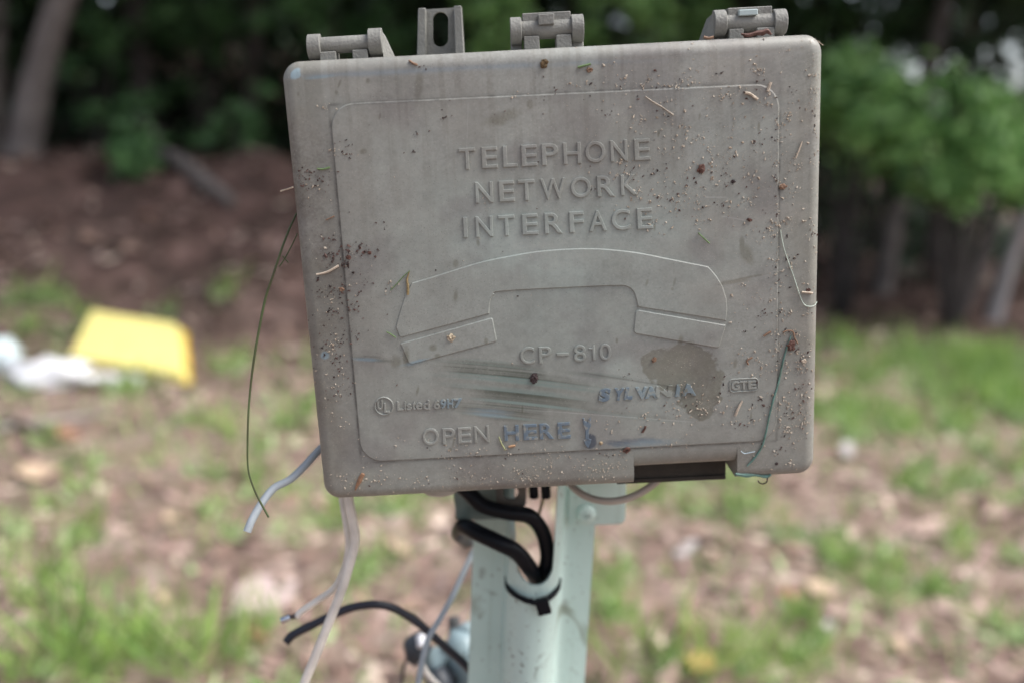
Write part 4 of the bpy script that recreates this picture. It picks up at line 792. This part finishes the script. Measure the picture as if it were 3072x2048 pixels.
def flake(name, u, v_, pts, m, label, cat, th=.006, lift=.012, curl=.0):
    """flat piece outlined by pixel offsets around (u, v) laid on the ground"""
    P = [G(u+a, v_+b_) for a, b_ in pts]; c0 = sum(P, Vector())/len(P); n = len(P)
    top = [Vector((p.x-c0.x, p.y-c0.y, lift+curl*(p-c0).length*(.6+.4*math.sin(i*2.1)))) for i, p in enumerate(P)]
    v = top+[p-Vector((0, 0, th)) for p in top]+[Vector((0, 0, lift*.8)), Vector((0, 0, lift*.8-th))]
    f = [(i, (i+1) % n, 2*n) for i in range(n)]+[((i+1) % n+n, i+n, 2*n+1) for i in range(n)]+[(i, i+n, (i+1) % n+n, (i+1) % n) for i in range(n)]
    o = link(name, fixn(pyd(name, v, f)), m); o.location = Vector((c0.x, c0.y, hill(c0.x, c0.y))); tag(o, label, cat); return o
def oval(a, b_, rot=0, n=10, jit=.2, tip=0):
    out = []
    for k in range(n):
        t = 2*math.pi*k/n; q = 1+random.uniform(-jit, jit); x, y_ = a*math.cos(t)*q, b_*math.sin(t)*q*(1-tip*abs(math.cos(t))); out.append((x*math.cos(R(rot))-y_*math.sin(R(rot)), x*math.sin(R(rot))+y_*math.cos(R(rot))))
    return out
def leafm(nm, c): return mat(nm, c, .75, .3, 25)
m_tan, m_org, m_pk, m_ppl, m_wht = leafm('tan_leaf', (.62, .46, .33)), leafm('orange_leaf', (.40, .21, .14)), leafm('pink_bark', (.50, .36, .31)), leafm('maroon_leaf', (.20, .08, .10)), leafm('white_chip', (.56, .51, .50))
FL = [('dead_leaf', 112, 1436, oval(62, 26, -5), m_tan, 'curled tan dead leaf below the crossed sticks on the left', 'leaf', .3),
      ('bark_slab', 790, 1802, oval(100, 62, -25, 9), mat('pinkish_slab', (.56, .44, .42), .85, .25, 30), 'large flat pinkish slab on the ground left of the torn white cable', 'slab', .0),
      ('dead_leaf', 1197, 1663, oval(38, 14, 25, tip=.3), m_tan, 'narrow tan leaf in front of the weeds left of the post', 'leaf', .2),
      ('dead_leaf', 508, 1568, oval(24, 13, 0), m_tan, 'small tan leaf on the bare soil left of the dangling grey cable', 'leaf', .2),
      ('dead_leaf', 490, 1810, oval(20, 17, 0), m_tan, 'round pale leaf just above the big grass tuft', 'leaf', .2),
      ('dead_leaf', 768, 1920, oval(40, 18, 35), m_org, 'rust brown leaf below the pinkish slab', 'leaf', .2),
      ('dead_leaf', 205, 1320, oval(40, 15, 10), m_org, 'orange brown leaf touching the dark curved stick', 'leaf', .2),
      ('wood_chip', 2458, 1784, oval(46, 20, 18, 8), m_tan, 'pale tan wood chip left of the bright clover patch', 'wood chip', .05),
      ('dead_leaf', 2370, 1803, oval(38, 18, 12, 8), m_org, 'rusty leaf touching the left side of the pale wood chip', 'leaf', .1),
      ('dead_leaf', 2050, 1668, oval(38, 17, -22, tip=.3), m_wht, 'pale pointed leaf on bare soil right of the post', 'leaf', .2),
      ('dead_leaf', 2058, 1898, oval(32, 20, 45), m_org, 'orange dead leaf low down near the post', 'leaf', .3),
      ('dead_leaf', 2400, 1892, oval(22, 15, 0), m_ppl, 'small maroon leaf near the bottom right of the post', 'leaf', .2),
      ('pebble', 2540, 1364, oval(21, 21, 0, 10, .05), m_wht, 'small white pebble on the soil right of the box\'s lower corner', 'pebble', .0),
      ('pebble', 2486, 1906, oval(17, 17, 0, 10, .05), m_wht, 'small white pebble right of the maroon leaf', 'pebble', .0),
      ('bark_chip', 2790, 1597, oval(80, 20, -6, 9), m_pk, 'long pinkish bark chip above the clover patch at right', 'bark chip', .05),
      ('bark_chip', 2530, 1857, oval(70, 16, 14, 9), m_pk, 'whitish flat bark strip under the clover patch', 'bark chip', .05),
      ('bark_chip', 2840, 1840, oval(52, 17, 30, 9), m_pk, 'pink bark chip right below the clover patch', 'bark chip', .05),
      ('bark_chip', 2990, 1545, oval(48, 18, -15, 9), m_pk, 'pinkish chip near the right picture edge above the clover', 'bark chip', .05),
      ('dead_leaf', 2095, 2010, oval(48, 30, 0), leafm('yellow_leaf', (.62, .45, .16)), 'yellow orange leaf lying in the bottom grass right of the post', 'leaf', .2),
      ('dead_leaf', 2700, 1960, oval(40, 14, 55, tip=.3), m_tan, 'narrow tan leaf in the lower right corner area', 'leaf', .2),
      ('bark_chip', 2500, 1195, oval(80, 18, 6, 9), m_pk, 'flat pink bare patch chip between the green patches right of the box', 'bark chip', .02)]
for nm, u, v_, pts, m_, lb, ct, cl in FL: flake(nm, u, v_, pts, m_, lb, ct, curl=cl, th=.014 if nm == 'pebble' else .006, lift=.022 if nm == 'pebble' else .014)
# =================================================================== DEBRIS ON THE LID
BM3 = BM.to_3x3()
def onlid(u, v_, off=0.0):
    x, z = B(u, v_, YF); y = face_y(x, z); x, z = B(u, v_, y); return BM @ Vector((x, y-off, z))
def inside(x, z): return abs(x) < HW-.0004 and abs(z) < HH-.0004 and not (nl-.001 < x < nr+.001 and z < zc+.001)
ZON = [ # u, v, ru, rv, pale, dark, size px
    (2300, 700, 130, 560, 620, 150, 4), (2150, 480, 260, 180, 420, 110, 4), (2380, 1150, 60, 240, 360, 130, 4), (2000, 250, 330, 70, 240, 60, 4), (1950, 330, 300, 120, 130, 10, 3), (2050, 600, 180, 70, 260, 60, 4), (1900, 530, 180, 60, 120, 20, 3),
    (940, 540, 45, 35, 24, 100, 4), (1050, 765, 70, 45, 15, 110, 6), (970, 900, 70, 240, 60, 200, 4), (1060, 1000, 110, 200, 20, 130, 4), (990, 1190, 60, 90, 170, 30, 3), (1000, 1050, 40, 40, 50, 40, 4), (1020, 460, 60, 30, 20, 30, 4), (1350, 340, 500, 160, 30, 90, 3), (1300, 600, 300, 250, 20, 60, 3),
    (1150, 1445, 160, 28, 260, 20, 3), (1500, 1425, 220, 30, 380, 25, 3), (1800, 1400, 120, 35, 240, 20, 3), (2000, 1355, 220, 18, 170, 15, 3), (2000, 1235, 240, 45, 230, 30, 4), (1450, 1335, 260, 25, 140, 8, 3), (2250, 1200, 110, 140, 160, 60, 4), (2330, 700, 9, 430, 240, 80, 3), (2020, 258, 330, 8, 110, 20, 3), (1400, 1370, 350, 6, 120, 10, 3), (2050, 1130, 80, 60, 30, 8, 4), (1600, 900, 500, 300, 60, 50, 3), (2440, 700, 14, 560, 160, 40, 3), (2440, 300, 20, 90, 60, 20, 3), (1200, 150, 250, 14, 70, 20, 3), (1700, 130, 400, 10, 90, 30, 3)]
def specks(kind):
    parts = []; k = 0
    for (u, v_, ru, rv, pa, da, s) in ZON:
        nn_ = pa if kind == 0 else da; nn_ = int(nn_*1.15); cl_ = [(u+rng.normal()*ru*.6, v_+rng.normal()*rv*.6) for _ in range(max(1, nn_//22))]
        for q_ in range(nn_):
            if q_ % 5 < 3: c_ = cl_[rng.integers(len(cl_))]; sp_ = 5+rng.random()*16; a, b_ = c_[0]+rng.normal()*sp_, c_[1]+rng.normal()*sp_*.8
            else: a, b_ = (u+rng.normal()*ru*.6, v_+rng.normal()*rv*.6) if ru > 20 and rv > 20 else (u+(rng.random()-.5)*2*ru, v_+(rng.random()-.5)*2*rv)
            x, z = B(a, b_, YF)
            if not inside(x, z): continue
            y = face_y(x, z); r_ = s*(.14+.85*rng.random()**4)*.000143*(1.25 if kind else 1.25)
            bq = [Vector((1, 0, 0)), Vector((-.4, .9, 0)), Vector((-.5, -.8, .1)), Vector((.1, 0, .8)), Vector((0, .1, -.8))]
            ro = Matrix.Rotation(rng.random()*6.3, 3, 'Y') @ Matrix.Rotation(rng.random()*6.3, 3, 'X'); st_ = Vector((1+rng.random()*1.0, .8, .7+.5*rng.random()))
            vv = [BM @ (Vector((x, y-r_*.3, z)) + (ro @ Vector((p.x*st_.x, p.y*st_.y, p.z*st_.z)))*r_) for p in bq]
            parts.append((vv, [(0, 1, 3), (1, 2, 3), (2, 0, 3), (1, 0, 4), (2, 1, 4), (0, 2, 4)])); k += 1
    return merge(parts)
v, f = specks(0); o = link('pale_grit', pyd('pale_grit', v, f), mat('pale_grit', (.48, .42, .34), .8, .4, 900, col2=(.36, .29, .22), island=True)); tag(recentre(o), 'pale sandy grit sprinkled over the lid', None, kind='stuff')
v, f = specks(1); o = link('soil_crumbs', pyd('soil_crumbs', v, f), mat('soil_crumbs', (.10, .055, .045), .8, .4, 900, col2=(.03, .02, .018), island=True)); tag(recentre(o), 'dark brown soil crumbs sticking to the lid', None, kind='stuff')
m_tw, m_twp, m_rb, m_gr, m_dk2 = mat('brown_twig', (.28, .17, .11), .8, .4, 600), mat('pale_twig', (.60, .50, .39), .8, .3, 600), mat('red_brown_bit', (.15, .07, .052), .75, .5, 700, .4), mat('greenish_bit', (.16, .25, .10), .7, .4, 600), mat('dark_clod', (.06, .035, .035), .6, .5, 900, .6)
def bit(name, pix, r_, m, label, cat, off=.0006):
    o = tube(name, [onlid(u, v_, off) for u, v_ in pix], r_, m, None, 6, 3 if len(pix) > 2 else 0, .3); tag(o, label, cat); return recentre(o)
def clod(name, u, v_, rpx, m, label, cat, asp=1, rot=0, seed=1, amp=.45):
    r_ = rpx*.000143; vv, ff = merge([blob_vf((0, 0, 0), r_*.72, (1, .55, asp), amp, 2, seed, 2.5)]+[blob_vf((math.cos(k*1.3+seed)*r_*.6*(1.2-k*.05), -abs(math.sin(k*2.1))*r_*.2, math.sin(k*1.3+seed)*r_*.6*asp), r_*(.2+.25*abs(math.sin(k*3.3+seed))), (1, .6, .8), .5, 1, seed+k, 2.5) for k in range(7 if amp > .3 else 0)]); vv = [Vector(p) for p in vv]; c0 = onlid(u, v_, r_*.25); ro = Matrix.Rotation(R(rot), 3, 'Y')
    o = link(name, pyd(name, [BM3 @ (ro @ p)+c0 for p in vv], ff), m); tag(o, label, cat); return recentre(o)
clod('mud_clod', 1602, 1134, 15, m_dk2, 'dark purplish mud clod below the CP-810 lettering', 'clod', 1.5, 8, 3)
clod('sand_clod', 1352, 1012, 15, mat('sand_lump', (.62, .52, .38), .9, .35, 900, .6), 'lump of tan sand on the left handset end', 'clod', 1, 0, 5, .6)
clod('soil_clod', 1025, 868, 9, m_tw, 'brown soil clod on the panel\'s left edge', 'clod', 1, 0, 6, .6)
clod('soil_clod', 1632, 192, 13, mat('moss_soil', (.18, .12, .06), .9, .4, 900, .6), 'crumbly olive brown clod below the middle hinge', 'clod', 1.2, 20, 7, .6)
clod('soil_clod', 1768, 210, 10, m_tw, 'brown crumb right of the olive clod near the top edge', 'clod', .8, 0, 8, .6)
clod('bark_bit', 2103, 506, 14, m_rb, 'reddish bark bit right of the word NETWORK', 'bark bit', 1.5, 35, 9, .5)
clod('soil_clod', 2348, 560, 12, m_tw, 'brown clod on the right edge of the raised panel', 'clod', .9, 0, 10, .7)
clod('soil_clod', 2199, 545, 7, m_dk2, 'small dark clod right of the reddish bark bit', 'clod', 1, 0, 11, .5)
clod('soil_clod', 2247, 660, 9, m_rb, 'reddish clod above the curved wet stain', 'clod', .7, 10, 12, .7)
clod('bark_bit', 2372, 1036, 15, m_rb, 'red brown bark bit at the top of the green fibre', 'bark bit', 1.5, 5, 13, .45)
clod('bark_bit', 2412, 1082, 9, m_twp, 'pale bark bit right of the red brown one', 'bark bit', .8, 0, 14, .5)
clod('soil_clod', 2330, 1389, 6, m_dk2, 'dark clod in the lid\'s lower right corner', 'clod', 1, 0, 15, .5)
clod('bark_bit', 1962, 1078, 8, m_tw, 'brown bark bit on the upper left of the wet patch', 'bark bit', 1.5, 30, 16, .5)
clod('seed', 1803, 1327, 8, mat('tan_seed', (.42, .32, .20), .6, .3, 500), 'round tan seed just right of the arrow tip', 'seed', 1, 0, 17, .15)
clod('soil_clod', 1108, 758, 7, m_rb, 'larger red brown crumb among the dark soil at the panel\'s left', 'clod', 1, 0, 18, .5)
clod('soil_clod', 1045, 772, 9, m_rb, 'dark red clod sitting on the panel\'s left edge line', 'clod', .9, 0, 19, .5)
clod('bark_bit', 2425, 870, 8, m_rb, 'red crumb by the curled pale fibre at the right edge', 'bark bit', .8, 0, 20, .5)
clod('pebble', 1021, 1427, 4, m_twp, 'tiny round tan pebble in the lower left corner of the lid', 'pebble', 1, 0, 21, .1)
bit('bark_splinter', [(1090, 1418), (1078, 1440), (1066, 1468)], [.0010, .0011, .0003], mat('splinter', (.34, .19, .11), .8, .4, 600), 'red brown splinter near the lower left corner of the lid', 'splinter')
bit('twig', [(842, 574), (862, 568), (880, 562)], .00035, m_twp, 'short straw sticking out past the box\'s left edge', 'straw')
bit('straw', [(950, 823), (982, 816), (1016, 797)], [.0004, .0005, .0006], m_twp, 'bent pale straw on the left margin of the lid', 'straw')
bit('twig', [(978, 660), (992, 654), (1004, 648)], .0003, m_tw, 'thin brown twig left of the panel edge line', 'twig')
bit('grass_shred', [(952, 507), (970, 508), (990, 503)], .0004, m_gr, 'green grass shred on the upper left margin of the lid', 'grass shred')
bit('grass_shred', [(1228, 815), (1222, 838), (1224, 860), (1224, 884)], [.0002, .0005, .0006, .0006], mat('straw_green', (.30, .22, .10), .7, .4, 500), 'brown and green grass tuft on the handset\'s left tip', 'grass shred')
bit('grass_shred', [(1230, 812), (1210, 830), (1190, 852), (1172, 870)], .00022, m_gr, 'fine green fibre trailing left from the grass tuft', 'grass shred')
bit('grass_shred', [(1160, 994), (1174, 1002), (1188, 1012)], .0003, m_gr, 'tiny green shred left of the earpiece shape', 'grass shred')
bit('twig', [(1253, 196), (1238, 190), (1228, 182)], [.0004, .0005, .0004], m_tw, 'small dark twig on the top edge below the slotted tab', 'twig')
bit('grass_shred', [(1733, 203), (1752, 198), (1772, 193)], .00045, m_gr, 'pale green shred near the top edge left of centre', 'grass shred')
bit('root_bit', [(2234, 279), (2248, 282), (2260, 290), (2272, 299)], .00055, m_twp, 'white curved root piece in the upper right of the panel', 'root')
bit('twig', [(2312, 248), (2306, 262), (2302, 275)], .0006, m_twp, 'tan twig stub at the panel\'s upper right corner', 'twig')
bit('root_bit', [(1935, 290), (1958, 306), (1985, 322), (2020, 346)], .0003, mat('grit_root', (.45, .39, .32), .8, .4, 500), 'gritty straight rootlet above the word TELEPHONE\'s end', 'root')
bit('twig', [(2405, 425), (2396, 450), (2386, 475)], .0003, m_twp, 'thin pale twig on the right margin of the lid', 'twig')
bit('twig', [(2404, 876), (2420, 877), (2436, 879)], .0005, m_twp, 'short double straw at the right edge above the curled fibre', 'twig')
bit('grass_shred', [(2094, 698), (2110, 714), (2128, 730)], .0003, m_gr, 'pale green shred right of the word INTERFACE', 'grass shred')
bit('twig', [(2205, 1245), (2214, 1222), (2226, 1200)], [.0005, .0006, .0004], m_twp, 'pale splinter below the framed GTE emblem', 'splinter')
bit('twig', [(2290, 1008), (2300, 1000), (2312, 994)], .0005, m_tw, 'brown twig above and left of the green fibre', 'twig')
bit('twig', [(2244, 1092), (2240, 1080), (2256, 1070)], .0004, m_tw, 'small hooked brown twig above the GTE emblem', 'twig')
bit('twig', [(1926, 1295), (1934, 1283), (1936, 1276)], .0005, m_rb, 'red brown twig above the blue scuff near the bottom', 'twig')
bit('grass_shred', [(1497, 1308), (1505, 1328), (1516, 1347)], .0003, mat('yellow_green', (.42, .45, .22), .7, .3, 500), 'yellow green straw below the word OPEN', 'straw')
bit('twig', [(1526, 1338), (1536, 1335), (1546, 1334)], .0006, mat('orange_bit', (.50, .30, .17), .8, .3, 500), 'orange tan leaf crumb below the word HERE', 'leaf bit')
bit('twig', [(1870, 1352), (1880, 1342), (1888, 1346), (1876, 1356)], .0006, m_rb, 'red brown curled bit above the finger notch\'s left corner', 'twig')
bit('leaf_shred', [(2222, 103), (2240, 108), (2262, 103), (2285, 100), (2300, 95), (2312, 106)], [.0004, .0009, .0010, .0012, .0010, .0004], m_rb, 'curled red brown leaf shred lodged under the right hinge', 'leaf', .001)
bit('leaf_shred', [(2110, 112), (2124, 116), (2140, 112)], .0006, m_tw, 'brown fibre tuft on the top edge left of the right hinge', 'leaf')
bit('hair_fibre', [(2448, 122), (2458, 130), (2468, 137)], .00012, m_twp, 'fine white hair sticking out at the box\'s upper right corner', 'fibre')
m_teal = mat('teal_fibre', (.13, .26, .23), .5, .4, 300, 0, col2=(.07, .12, .09))
bit('green_fibre', [(2372, 1005), (2358, 1045), (2345, 1095), (2333, 1150), (2318, 1200), (2306, 1250), (2296, 1300), (2283, 1340), (2262, 1372), (2240, 1396)], [.0002, .0003, .0004, .0004, .00042, .0004, .0004, .0004, .0005, .0003], m_teal, 'long teal green fibre lying down the lid\'s right margin', 'fibre')
bit('pale_fibre', [(2340, 690), (2348, 735), (2362, 780), (2380, 830), (2396, 880), (2412, 914), (2438, 918), (2450, 905)], .0002, mat('pale_fibre', (.52, .60, .52), .6, .2, 300), 'thin pale fibre curling out at the lid\'s right edge', 'fibre')
bit('pale_fibre', [(2222, 1350), (2232, 1358), (2248, 1355), (2264, 1352)], .00022, mat('bluish_thread', (.5, .62, .68), .6, .2, 300), 'short bluish thread hooked left of the fibre\'s lower end', 'fibre')
bit('bark_shred', [(2348, 996), (2362, 990), (2378, 994), (2382, 1010), (2392, 1030)], .0003, m_tw, 'thin curly brown shred looping over the fibre\'s top', 'shred')
bit('leaf_shred', [(2206, 1420), (2236, 1424), (2266, 1424), (2300, 1428), (2312, 1422)], [.0006, .0012, .0006, .0009, .0004], m_teal, 'teal green wet shred hanging under the lid\'s lower right edge', 'shred', .0)
bit('leaf_shred', [(2302, 1432), (2300, 1444), (2288, 1450), (2278, 1446), (2274, 1440)], .0003, m_stk_ if False else m_dk2, 'tiny dark hooked shred dangling at the lid\'s lower edge', 'shred', .0)
print('faces', sum(len(o.data.polygons) for o in bpy.data.objects if o.type == 'MESH'))
